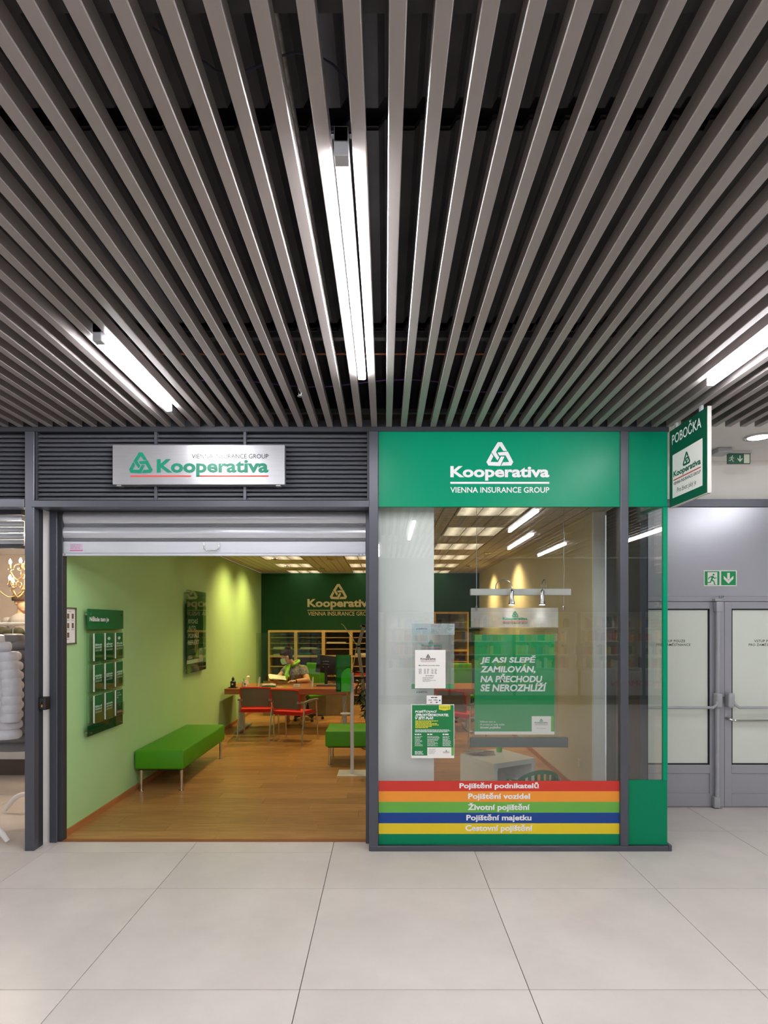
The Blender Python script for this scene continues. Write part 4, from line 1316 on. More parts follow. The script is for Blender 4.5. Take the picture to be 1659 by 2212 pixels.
# ------------------------------------------------------------------ green benches
def bench(label, x0, x1, y0, y1, zt=0.435, zb=0.235):
    t = thing('waiting_bench', label, 'bench', ((x0 + x1) / 2, (y0 + y1) / 2, 0), 'green upholstered waiting benches')
    MB().box(x0, x1, y0, y1, zb, zt, 0.022, 4).build('cushion', M['leath'], t)
    mb = MB()
    e = 0.012
    for z in (zt - 0.014,):
        mb.tube([(x0 + e, y0 + e - 0.008, z), (x1 - e, y0 + e - 0.008, z), (x1 - e + 0.008, y0 + e, z), (x1 - e + 0.008, y1 - e, z), (x1 - e, y1 - e + 0.008, z), (x0 + e, y1 - e + 0.008, z), (x0 + e - 0.008, y1 - e, z), (x0 + e - 0.008, y0 + e, z)], 0.003, 6, closed=True)
    mb.build('piping', M['leath'], t)
    MB().box(x0 + 0.03, x1 - 0.03, y0 + 0.03, y1 - 0.03, zb - 0.012, zb + 0.001).build('base_board', M['dk_pl'], t)
    for xx in (x0 + 0.05, x1 - 0.04):
        for yy in (y0 + 0.06, y1 - 0.06):
            MB().lathe([(0.026, 0.006), (0.026, 0.012), (0.0165, 0.014), (0.0165, zb - 0.012)], (xx, yy, 0.0), 14).build('leg', M['chrome'], t)
    return t
bench('long green upholstered bench with chrome legs along the light green wall', -2.595, -2.085, 1.60, 3.22)
bench('green upholstered bench standing crosswise behind the white dispenser stand', -0.73, 0.40, 2.74, 3.30)

# ------------------------------------------------------------------ sanitiser stand
t = thing('dispenser_stand', 'white metal stand with a bright green folded acrylic dispenser box', 'dispenser', (-0.38, 2.36, 0))
MB().box(-0.545, -0.17, 2.22, 2.52, 0.006, 0.014, 0.003).build('base_plate', M['pale_metal'], t)
MB().box(-0.398, -0.358, 2.34, 2.37, 0.014, 1.18, 0.003).build('pole', M['pale_metal'], t)
MB().lathe([(0.0, 0.004), (0.058, 0.0), (0.062, 0.006), (0.058, 0.012), (0.0, 0.010)], (-0.455, 2.35, 0.70), 24).build('drip_tray', M['pale_metal'], t)
MB().box(-0.405, -0.39, 2.345, 2.36, 0.69, 0.72).build('tray_bracket', M['pale_metal'], t)
g = MB()
g.box(-0.56, -0.39, 2.375, 2.379, 0.965, 1.385).box(-0.56, -0.556, 2.27, 2.375, 0.965, 1.385).box(-0.394, -0.39, 2.27, 2.375, 0.965, 1.385)
g.box(-0.556, -0.394, 2.27, 2.375, 0.965, 0.97).build('acrylic_box', M['acryl_g'], t)
pts = [(-0.50 + 0.0, 2.268, 0.97), (-0.39, 2.268, 0.97), (-0.39, 2.268, 1.235)] + [(-0.50 + 0.11 * (1 - math.sin(a * PI / 12)), 2.268, 1.14 + 0.105 * math.cos(a * PI / 12)) for a in range(1, 7)]
MB().prism(pts, (0, 0.004, 0)).build('front_flap', M['acryl_lg'], t)
MB().lathe([(0.036, 0.0), (0.038, 0.004), (0.038, 0.10), (0.014, 0.125), (0.014, 0.145)], (-0.475, 2.325, 0.972), 16).build('bottle', M['acryl_g'], t)

# ------------------------------------------------------------------ desks
DZ = 0.716
def desk(label, x0, x1, y0=4.90, y1=5.82):
    t = thing('office_desk', label, 'desk', ((x0 + x1) / 2, (y0 + y1) / 2, 0), 'brown office desks')
    MB().box(x0, x1, y0, y1, DZ - 0.026, DZ, 0.002).build('desktop', M['desk'], t)
    MB().box(x0, x1, y0, y0 + 0.024, DZ - 0.088, DZ - 0.0265, 0.001).build('apron', M['desk'], t)
    for xx in (x0 + 0.17, x1 - 0.22):
        MB().box(xx, xx + 0.07, y0 + 0.28, y0 + 0.36, 0.04, DZ - 0.027, 0.003).build('leg', M['bar'], t)
        MB().box(xx - 0.005, xx + 0.075, y0 + 0.02, y1 - 0.05, 0.006, 0.042, 0.006).build('foot', M['bar'], t)
    MB().box(x0 + 0.24, x1 - 0.22, y0 + 0.30, y0 + 0.34, DZ - 0.13, DZ - 0.06).build('cross_beam', M['bar'], t)
    return t
desk('long brown veneered office desk with the clear counter shield', -2.54, -0.47)
desk('second brown desk further right, glimpsed through the shop window', -0.44, 1.55)
MB().box(-2.3, -0.6, 6.75, 6.78, 0.008, 0.66).build('low_panel', M['cab_in'], label='pale low screen panel behind the desk near the floor', cat='panel')

# shield
t = thing('counter_shield', 'clear acrylic counter shield standing on the desk before the clerk', 'screen', (-1.58, 5.25, DZ))
MB().box(-2.11, -1.06, 5.248, 5.254, DZ + 0.01, DZ + 0.88).build('pane', M['acryl'], t)
for xx in (-2.05, -1.175):
    MB().box(xx - 0.02, xx + 0.02, 5.12, 5.38, DZ, DZ + 0.012, 0.003).prism([(xx - 0.012, 5.245, DZ + 0.012), (xx - 0.012, 5.14, DZ + 0.012), (xx - 0.012, 5.235, DZ + 0.16), (xx - 0.012, 5.245, DZ + 0.16)], (0.024, 0, 0)).build('foot', M['acryl_h'], t)

# things on the desk
c = (-2.44, 5.05, DZ)
t = thing('lantern', 'small black metal lantern figure on the left end of the desk', 'lantern', c)
MB().box(c[0] - 0.065, c[0] + 0.065, c[1] - 0.05, c[1] + 0.05, DZ, DZ + 0.012, 0.003).build('base', M['dk_pl'], t)
MB().lathe([(0.042, 0.012), (0.045, 0.02), (0.045, 0.10), (0.03, 0.112), (0.018, 0.118), (0.022, 0.135), (0.022, 0.155), (0.008, 0.165), (0.012, 0.172), (0.0, 0.18)], c, 8).build('body', M['dk_pl'], t)
MB().box(c[0] - 0.012, c[0] + 0.012, c[1] - 0.0465, c[1] - 0.042, DZ + 0.05, DZ + 0.075).build('label_plate', M['pale_metal'], t)
t = thing('card_stand', 'white tilted tablet stand behind the black lantern', 'stand', (-2.36, 5.62, DZ))
MB(Matrix.Translation((-2.36, 5.62, DZ)) @ Matrix.Rotation(0.25, 4, 'Y')).box(-0.018, 0.018, -0.05, 0.05, 0.004, 0.145, 0.006).build('body', M['paper'], t)
MB().box(-2.38, -2.30, 5.58, 5.66, DZ, DZ + 0.006).build('base', M['pale_metal'], t)
c = (-2.295, 5.22, DZ)
t = thing('mug', 'white mug with a dark print and a green pen in it on the desk', 'mug', c)
MB().lathe([(0.03, 0.0), (0.042, 0.004), (0.045, 0.05), (0.048, 0.095), (0.044, 0.095), (0.041, 0.05), (0.036, 0.01), (0.0, 0.008)], c, 20).build('body', M['paper'], t)
MB().tube([(c[0] + 0.043, c[1], DZ + 0.075), (c[0] + 0.07, c[1], DZ + 0.07), (c[0] + 0.075, c[1], DZ + 0.045), (c[0] + 0.06, c[1], DZ + 0.025), (c[0] + 0.043, c[1], DZ + 0.025)], 0.005, 8).build('handle', M['paper'], t)
MB().box(c[0] + 0.005, c[0] + 0.028, c[1] - 0.048, c[1] - 0.044, DZ + 0.04, DZ + 0.06).build('print', M['print_k'], t)
MB().tube([(c[0] - 0.01, c[1], DZ + 0.01), (c[0] - 0.012, c[1], DZ + 0.13)], 0.008, 8).build('green_pen', M['pot'], t)
t = thing('book_stack', 'white book on a green one lying on the desk before the clerk', 'book', (-1.89, 5.22, DZ))
MB().box(-2.0, -1.78, 5.15, 5.24, DZ, DZ + 0.02, 0.001).build('lower_book', M['green_dk'], t)
MB().box(-1.995, -1.785, 5.155, 5.235, DZ + 0.0202, DZ + 0.045, 0.001).build('upper_book', M['paper'], t)
mb = MB(); Plane((0, 5.155, 0), (1, 0, 0), (0, 0, 1)).rect(mb, -1.95, -1.86, DZ + 0.028, DZ + 0.036, 0.0, 0.0005); mb.build('spine_print', M['print_r'], t)
for k, (mm, x, a, w) in enumerate((('print_y', -1.68, 0.2, 'yellow'), ('lime', -1.62, -0.15, 'lime green'), ('orange', -1.545, 0.3, 'orange'), ('print_w', -1.72, 0.5, 'white'))):
    MB(Matrix.Translation((x, 5.12 + 0.05 * (k % 2), DZ)) @ Matrix.Rotation(a, 4, 'Z')).box(-0.05, 0.05, -0.02, 0.02, 0.0005 + 0.0, 0.004).build('marker_strip', M[mm],
        label='%s sticky marker strip lying on the desk' % w, cat='paper strip', group='coloured paper strips on the desk')
t = thing('card_holder', 'small cream card holder standing at the desk front', 'card holder', (-1.42, 5.08, DZ))
MB().box(-1.475, -1.36, 5.05, 5.11, DZ, DZ + 0.008).build('base', M['acryl_h'], t)
MB().box(-1.47, -1.365, 5.06, 5.066, DZ + 0.008, DZ + 0.062).build('card', M['paper'], t)
mb = MB(); fine_print(mb, Plane((0, 5.06, 0), (1, 0, 0), (0, 0, 1)), -1.45, -1.39, DZ + 0.02, DZ + 0.05, 4, 0.0, 0.3, seed=12); mb.build('fine_print', M['print_grey'], t)
t = thing('keyboard', 'black keyboard lying on the desk before the monitor', 'keyboard', (-0.92, 5.3, DZ))
MB().box(-1.13, -0.80, 5.275, 5.395, DZ + 0.002, DZ + 0.02, 0.004).build('body', M['dk_pl'], t)
for r in range(4):
    for k in range(11):
        MB().box(-1.12 + 0.029 * k, -1.12 + 0.029 * k + 0.024, 5.285 + 0.026 * r, 5.285 + 0.026 * r + 0.021, DZ + 0.02, DZ + 0.026).build('key', M['grey_pl'], t)
t = thing('monitor', 'black flat monitor seen from behind with dangling cables', 'monitor', (-0.99, 5.45, DZ))
MB(Matrix.Translation((-0.99, 5.5, 1.065)) @ Matrix.Rotation(0.12, 4, 'Y')).box(-0.16, 0.17, -0.02, 0.025, -0.15, 0.15, 0.012, 2).build('screen_case', M['dk_pl'], t)
MB(Matrix.Translation((-0.99, 5.5, 1.065)) @ Matrix.Rotation(0.12, 4, 'Y')).box(-0.15, 0.16, 0.0255, 0.028, -0.14, 0.14).build('screen', M['black'], t)
MB().lathe([(0.055, 0.0), (0.06, 0.008), (0.05, 0.016)], (-0.98, 5.478, 1.06), 16).build('mount', M['dk_pl'], t)
MB(Matrix.Translation((-0.985, 5.48, 1.07))).box(-0.05, 0.05, -0.03, 0.0, -0.05, 0.05, 0.004).build('mount_plate', M['dk_pl'], t)
for dx in (-0.045, 0.045):
    for dz in (-0.045, 0.045):
        MB().tube([(-0.985 + dx, 5.448, 1.07 + dz), (-0.985 + dx, 5.444, 1.07 + dz)], 0.005, 8).build('screw', M['chrome'], t)
MB().box(-1.01, -0.96, 5.47, 5.5, DZ + 0.01, 1.03, 0.004).build('stand', M['dk_pl'], t)
MB().box(-1.10, -0.86, 5.40, 5.58, DZ, DZ + 0.014, 0.005).build('foot', M['dk_pl'], t)
for k in range(4):
    x = -0.96 + 0.03 * k
    MB().tube([(x, 5.45, 1.0), (x + 0.03, 5.42, 0.9 - 0.02 * k), (x + 0.01, 5.43, 0.82), (x + 0.09, 5.46, 0.77), (x + 0.12, 5.5, DZ + 0.01)], 0.004, 6).build('cable', M['black'], t)

# ------------------------------------------------------------------ visitor chairs
def visitor_chair():
    t = thing('visitor_chair', 'x', 'chair', (0, 0, 0), 'red visitor chairs')
    # seat with a curved front
    s = MB()
    n = 8
    prof = []
    for k in range(n + 1):
        y = -0.21 + 0.44 * k / n
        prof.append((y, 0.462 + 0.012 * math.cos(2.2 * (k / n - 0.35)) - (0.03 * ((k / n - 0.75) / 0.25) ** 2 if k / n > 0.75 else 0)))
    pts = [(-0.235, y, z) for y, z in prof] + [(-0.235, y, z - 0.05) for y, z in reversed(prof)]
    s.prism(pts, (0.47, 0, 0))
    s.build('seat', M['red_f'], t, smooth=True)
    # backrest: curved mesh panel and red rim
    def bp(u, v, off=0.0):
        x = 0.225 * u * (1.0 - 0.06 * (1 - v))
        return (x, -0.235 - 0.075 * v - 0.03 * (1 - u * u) + off, 0.505 + 0.29 * v + 0.008 * (1 - u * u))
    g = MB()
    nu, nv = 10, 5
    vs, fs = [], []
    for j in range(nv + 1):
        for i in range(nu + 1):
            vs.append(bp(-0.97 + 1.94 * i / nu, 0.02 + 0.95 * j / nv))
    for j in range(nv + 1):
        for i in range(nu + 1):
            vs.append(bp(-0.97 + 1.94 * i / nu, 0.02 + 0.95 * j / nv, 0.014))
    w = nu + 1
    N = w * (nv + 1)
    for j in range(nv):
        for i in range(nu):
            a = j * w + i
            fs.append([a, a + 1, a + 1 + w, a + w]); fs.append([a + N, a + w + N, a + 1 + w + N, a + 1 + N])
    g.add(vs, fs, True).build('backrest', M['grey_mesh'], t)
    # padded red front of the backrest
    f_ = MB()
    vs = [bp(-0.95 + 1.9 * i / nu, 0.03 + 0.93 * j / nv, 0.015) for j in range(nv + 1) for i in range(nu + 1)] + [bp(-0.93 + 1.86 * i / nu, 0.05 + 0.89 * j / nv, 0.035) for j in range(nv + 1) for i in range(nu + 1)]
    f_.add(vs, [f for f in fs], True).build('back_pad', M['red_f'], t)
    rim = []
    for k in range(9): rim.append(bp(-0.98 + 1.96 * k / 8, 1.0, 0.006))
    for k in range(1, 6): rim.append(bp(1.0, 1 - k / 6, 0.006))
    for k in range(9): rim.append(bp(0.98 - 1.96 * k / 8, 0.0, 0.006))
    for k in range(1, 6): rim.append(bp(-1.0, k / 6, 0.006))
    MB().tube(rim, 0.011, 8, closed=True).build('back_rim', M['red_f'], t)
    for s_ in (-1, 1):
        MB().tube([(0.262 * s_, -0.20, 0.60), (0.262 * s_, -0.205, 0.52), (0.268 * s_, -0.285, 0.006)], 0.011, 10).build('leg', M['chrome'], t)
        MB().tube([(0.262 * s_, 0.20, 0.60), (0.262 * s_, 0.21, 0.45), (0.268 * s_, 0.245, 0.006)], 0.011, 10).build('leg', M['chrome'], t)
        MB().tube([(0.262 * s_, -0.2, 0.425), (0.262 * s_, 0.21, 0.425)], 0.009, 8).build('side_rail', M['chrome'], t)
        a = MB()
        a.prism([(0.235 * s_, 0.23, 0.628), (0.285 * s_, 0.23, 0.63), (0.285 * s_, 0.0, 0.635), (0.28 * s_, -0.2, 0.62), (0.24 * s_, -0.2, 0.62), (0.235 * s_, 0.0, 0.633)], (0, 0, -0.022))
        a.prism([(0.19 * s_, -0.275, 0.635), (0.19 * s_, -0.275, 0.60), (0.28 * s_, -0.195, 0.596), (0.28 * s_, -0.195, 0.62)], (0, -0.018, 0))
        a.build('armrest', M['grey_pl'], t)
    MB().tube([(-0.262, 0.05, 0.42), (0.262, 0.05, 0.42)], 0.01, 8).build('cross_rail', M['chrome'], t)
    MB().tube([(-0.262, -0.12, 0.42), (0.262, -0.12, 0.42)], 0.01, 8).build('cross_rail', M['chrome'], t)
    return t
vc = visitor_chair()
vc.location = (-1.925, 4.58, 0); vc.rotation_euler = (0, 0, math.radians(2)); vc['label'] = 'red visitor chair with grey back, the left one at the desk'
dup(vc, (-1.34, 4.30, 0), math.radians(-19), 'red visitor chair with grey back, right of its twin at the desk')
dup(vc, (1.12, 4.12, 0), math.radians(-38), 'red visitor chair with grey back seen through the shop window')

# office chairs behind the desks
def office_chair():
    t = thing('office_chair', 'x', 'chair', (0, 0, 0), 'green office chairs')
    MB().box(-0.24, 0.24, -0.22, 0.24, 0.42, 0.49, 0.03, 3).build('seat', M['leath'], t)
    MB().box(-0.225, 0.225, -0.30, -0.24, 0.52, 1.02, 0.025, 3).build('backrest', M['leath'], t)
    MB().box(-0.03, 0.03, -0.315, -0.295, 0.40, 0.75, 0.004).build('back_bar', M['dk_pl'], t)
    MB().box(-0.03, 0.03, -0.31, 0.0, 0.395, 0.418, 0.004).build('seat_plate', M['dk_pl'], t)
    MB().lathe([(0.03, 0.08), (0.03, 0.25), (0.018, 0.26), (0.018, 0.41)], (0, 0, 0), 14).build('column', M['dk_pl'], t)
    for k in range(5):
        a = 2 * PI * k / 5
        r = MB().cap((0, 0, 0.10), 0.02, (0.27 * math.cos(a), 0.27 * math.sin(a), 0.075), 0.014).build('base_arm', M['dk_pl'], t)
        MB().tube([(0.27 * math.cos(a) - 0.02 * math.sin(a), 0.27 * math.sin(a) + 0.02 * math.cos(a), 0.031), (0.27 * math.cos(a) + 0.02 * math.sin(a), 0.27 * math.sin(a) - 0.02 * math.cos(a), 0.031)], 0.025, 12).build('caster', M['dk_pl'], t)
    return t
oc_ = office_chair()
oc_.location = (-1.40, 6.30, 0); oc_.rotation_euler = (0, 0, math.radians(150)); oc_['label'] = 'lime green office chair behind the seated clerk'
dup(oc_, (1.36, 6.2, 0), math.radians(175), 'lime green office chair at the second desk seen through the window')

# ------------------------------------------------------------------ birch storage cabinets along the back wall
def cabinet(x0, x1, zt, label, zm=1.08, doors=True, seed=0):
    y0, y1 = 7.68, 8.075
    rr = random.Random(seed)
    t = thing('storage_cabinet', label, 'cabinet', ((x0 + x1) / 2, y0, 0.006), 'birch cabinets along the back wall')
    w = 0.03
    MB().box(x0, x0 + w, y0, y1, 0.008, zt).build('side_panel', M['birch'], t)
    MB().box(x1 - w, x1, y0, y1, 0.008, zt).build('side_panel', M['birch'], t)
    MB().box(x0 + w, x1 - w, y0, y1, zt - 0.04, zt).build('top_panel', M['birch_x'], t)
    MB().box(x0 + w, x1 - w, y0, y1, zm - 0.02, zm + 0.02).build('middle_shelf', M['birch_x'], t)
    MB().box(x0 + w, x1 - w, y0, y1, 0.008, 0.07).build('plinth', M['birch_x'], t)
    MB().box(x0 + w, x1 - w, y1 - 0.012, y1, 0.07, zt - 0.04).build('back_panel', M['cab_in'], t)
    for k in range(1, 4):
        z = zm + 0.02 + (zt - zm - 0.06) * k / 4
        MB().box(x0 + w, x1 - w, y0 + 0.05, y1 - 0.012, z, z + 0.014).build('shelf', M['birch_x'], t)
    for k in range(1, 5):
        z = 0.07 + (zm - 0.09) * k / 5
        MB().box(x0 + w, x1 - w, y0 + 0.03, y1 - 0.012, z, z + 0.014).build('shelf', M['birch_x'], t)
    if doors:
        MB().box(x0 + w + 0.003, x1 - w - 0.003, y0 + 0.008, y0 + 0.013, zm + 0.022, zt - 0.042).build('glass_door', M['acryl'], t)
    return t
names = ('leftmost birch cabinet with glass door behind the clerk', 'second birch cabinet from the left, above the clerk', 'third birch cabinet from the left behind the monitor',
         'fourth birch cabinet, partly behind the green dispenser box', 'fifth birch cabinet hidden by the entrance post', 'sixth birch cabinet hidden by the white pier')
zt = 1.612
for k in range(6):
    cabinet(-2.385 + 0.565 * k, -2.385 + 0.565 * (k + 1) - 0.003, zt, names[k], doors=k < 2, seed=k)
cabinet(1.02, 1.72, 1.99, 'taller birch cabinet seen through the window left of the hanging poster', zm=1.2, doors=True, seed=9)
# paper stacks and folders on the shelves
fol = [(-2.30, -1.95, 1.116, 'paper', 0.02), (-2.3, -1.9, 1.248, 'paper', 0.035), (-1.76, -1.5, 1.112, 'print_g', 0.05), (-1.74, -1.4, 1.248, 'paper', 0.03), (-1.72, -1.40, 1.381, 'navy', 0.06),
       (-1.2, -0.75, 1.248, 'dk_pl', 0.02), (-1.2, -0.8, 1.381, 'paper', 0.02), (-0.6, -0.2, 1.248, 'dk_pl', 0.03), (-0.62, -0.25, 1.112, 'paper', 0.04), (-1.2, -0.9, 0.89, 'paper', 0.03), (-0.62, -0.3, 0.68, 'print_r', 0.05)]
word = {'paper': 'white paper', 'print_g': 'green folders', 'navy': 'dark blue folders', 'dk_pl': 'black trays', 'print_r': 'red folders'}
for k, (a, b, z, mm, h) in enumerate(fol):
    zz = min([1.08 + 0.02 + (1.612 - 1.08 - 0.06) * q / 4 + 0.0142 for q in range(1, 4)] + [1.1002] + [0.07 + (1.08 - 0.09) * q / 5 + 0.0142 for q in range(1, 5)], key=lambda q: abs(q - z))
    o = thing('paper_stack', 'stack of %s %s' % (word[mm], ['just above the head of the clerk', 'on the upper shelf of the leftmost cabinet', 'in the second cabinet near its middle rail', 'on the mid shelf of the second cabinet', 'on the top shelf of the second cabinet', 'on the mid shelf of the third cabinet', 'on the top shelf of the third cabinet', 'on the mid shelf of the fourth cabinet', 'on the middle rail of the fourth cabinet', 'low in the third cabinet behind the monitor', 'low in the fourth cabinet beside the plant'][k]), 'paper stack', ((a + b) / 2, 7.88, zz), 'stacks on the cabinet shelves')
    n = 3
    for q in range(n):
        d = 0.006 * (q % 2)
        MB().box(a + d, b - d, 7.76 + d, 8.02, zz + h * q / n, zz + h * (q + 0.92) / n).build('bundle', M[mm], o)

# big wall logo
PBK = Plane((0, YB, 0), (1, 0, 0), (0, 0, 1))
fk, fkz = px(YB)
t = thing('wall_logo', 'large cream emblem and company name lettered on the dark green back wall', 'sign', (fk(760), YB, fkz(1330)))
cream = mat('cream_letters', (232, 220, 190), 0.5, var=0)
text(PBK, 'Kooperativa', fk(664), fk(806), fkz(1316.5), fkz(1294), cream, t, 0.004, 0.035)
emblem(PBK, fk(731), fkz(1281.5), fk(751) - fk(711), cream, t, 0.004)
mb = MB(); PBK.rect(mb, fk(664), fk(806), fkz(1319), fkz(1317.6), 0.004, 0.002); mb.build('rule', cream, t)
text(PBK, 'VIENNA INSURANCE GROUP', fk(665), fk(806), fkz(1330), fkz(1321), cream, t, 0.004, 0.01)

# ------------------------------------------------------------------ bent metal stand and plant by the entrance post
t = thing('metal_stand', 'taupe metal display stand with a bent post and a thin crossing rod', 'stand', (-0.3, 4.3, 0.006))
k_ = (ZF + 4.3) / FPX
q_ = lambda x, y, dy=0.0: ((x - VPX) * k_, 4.3 + dy, HC - (y - VPY) * k_)
def flat(path, w, d):
    mb = MB()
    for i in range(len(path) - 1):
        a, b = Vector(path[i]), Vector(path[i + 1])
        s = (b - a).normalized().cross(Vector((0, 1, 0))) * w / 2
        e = (b - a).normalized() * 0.01
        mb.prism([a - s - e, a + s - e, b + s + e, b - s + e], (0, d, 0))
    return mb
flat([q_(786, 1352), q_(773.5, 1396), q_(783, 1465), (q_(797, 1560)[0], 4.3, 0.008)], 0.05, 0.012).build('post', M['taup_metal'], t)
flat([q_(779, 1352), q_(795, 1352)], 0.03, 0.012).build('hook', M['taup_metal'], t)
MB().tube([q_(737, 1347, -0.02), q_(743, 1352, -0.02), q_(771, 1394, -0.02)], 0.006, 8).build('upper_rod', M['chrome'], t)
MB().tube([q_(771, 1394, -0.02), q_(757, 1470, -0.02), (q_(728, 1585)[0], 4.28, 0.012)], 0.006, 8).build('lower_rod', M['chrome'], t)
MB().tube([q_(771, 1396, -0.03), q_(771, 1396, 0.03)], 0.012, 10).build('pivot', M['dk_pl'], t)
MB().box(-0.42, 0.02, 4.16, 4.44, 0.006, 0.016, 0.003).build('base_plate', M['bar'], t)

def leaf_mesh(mb, base, d, up, L, w):
    d = Vector(d).normalized(); up = Vector(up)
    s = d.cross(up).normalized()
    u = s.cross(d)
    b = Vector(base)
    P = [b, b + d * L * 0.35 + s * w / 2 + u * 0.01, b + d * L * 0.7 + s * w * 0.4 - u * 0.0, b + d * L - u * 0.03, b + d * L * 0.7 - s * w * 0.4, b + d * L * 0.35 - s * w / 2 + u * 0.01, b + d * L * 0.35 - u * 0.006, b + d * L * 0.7 - u * 0.012]
    P2 = [p + u * 0.0015 for p in P]
    F = [(0, 1, 6), (1, 2, 7, 6), (2, 3, 7), (0, 6, 5), (6, 7, 4, 5), (7, 3, 4)]
    mb.add(P + P2, list(F) + [tuple(i + 8 for i in reversed(f)) for f in F] , True)
t = thing('potted_plant', 'dark-leaved plant peeking out beside the entrance post', 'plant', (-0.20, 3.80, 0.006))
MB().lathe([(0.10, 0.006), (0.13, 0.02), (0.15, 0.28), (0.155, 0.30), (0.14, 0.30), (0.13, 0.26), (0.0, 0.26)], (-0.20, 3.8, 0.0), 20).build('pot', M['pale_metal'], t)
rr = random.Random(5)
for k in range(4):
    a = PI * 0.75 + k * 0.45
    top = Vector((-0.20 + 0.16 * math.cos(a), 3.8 + 0.12 * math.sin(a), 1.05 - 0.12 * k))
    pth = [Vector((-0.20 + 0.03 * math.cos(a), 3.8 + 0.03 * math.sin(a), 0.25)), Vector((-0.20 + 0.07 * math.cos(a), 3.8 + 0.06 * math.sin(a), 0.65)), top]
    st = MB().tube(pth, [0.008, 0.006, 0.003], 6).build('stem', M['leaf'], t)
    for j in range(9):
        f = 0.25 + 0.75 * j / 8
        p = pth[0].lerp(pth[1], f * 2) if f < 0.5 else pth[1].lerp(pth[2], f * 2 - 1)
        an = rr.uniform(PI * 0.6, PI * 1.6)
        mb = MB()
        leaf_mesh(mb, p, (math.cos(an), math.sin(an) * 0.7, rr.uniform(-0.6, 0.3)), (0, 0, 1), rr.uniform(0.10, 0.15), rr.uniform(0.05, 0.07))
        mb.build('leaf', M['leaf'], st)

# ------------------------------------------------------------------ things behind the window
Mt = Matrix.Translation((1.107, 1.29, 0)) @ Matrix.Rotation(math.radians(29.5), 4, 'Z')
t = thing('side_table', 'white square side table with an open shelf behind the window', 'table', (1.107, 1.29, 0.006))
hw = 0.2575
MB(Mt).box(-hw, hw, -hw, hw, 0.40, 0.45, 0.002).build('table_top', M['pier'], t)
MB(Mt).box(-hw, -hw + 0.045, -hw, hw, 0.008, 0.40).build('side_panel', M['pier'], t)
MB(Mt).box(hw - 0.045, hw, -hw, hw, 0.008, 0.40).build('side_panel', M['pier'], t)
MB(Mt).box(-hw + 0.045, hw - 0.045, -hw + 0.02, hw, 0.18, 0.225).build('shelf', M['pier'], t)
MB(Mt).box(-hw + 0.045, hw - 0.045, hw - 0.02, hw, 0.225, 0.40).build('back_panel', M['pier'], t)
wd = ('uppermost', 'second', 'third', 'fourth', 'fifth', 'sixth', 'lowest')
for k in range(7):
    MB(Matrix.Translation((0.90 + 0.022 * k, 1.37 + 0.006 * k, 0.4505 + 0.0042 * (6 - k))) @ Matrix.Rotation(0.5 + 0.16 * k, 4, 'Z')).box(-0.10, 0.10, -0.07, 0.07, 0, 0.004).build('magazine', M['mag'],
        label='%s magazine of the fanned pile on the white side table' % wd[k], cat='magazine', group='magazines on the side table')
c = (1.16, 1.46, 0.4505)
t = thing('flower_pot', 'small lime green pot on the white side table', 'pot', c)
MB().lathe([(0.026, 0.0), (0.028, 0.004), (0.036, 0.075), (0.038, 0.08), (0.034, 0.08), (0.03, 0.06), (0.0, 0.06)], c, 18).build('pot', M['pot'], t)
rr = random.Random(3)
fo = MB()
for j in range(12):
    an = rr.uniform(0, 2 * PI)
    leaf_mesh(fo, (c[0], c[1], c[2] + 0.06), (0.5 * math.cos(an), 0.5 * math.sin(an), 1), (math.cos(an), math.sin(an), 0), rr.uniform(0.05, 0.09), 0.018)
fo.build('foliage', M['leaf'], t)

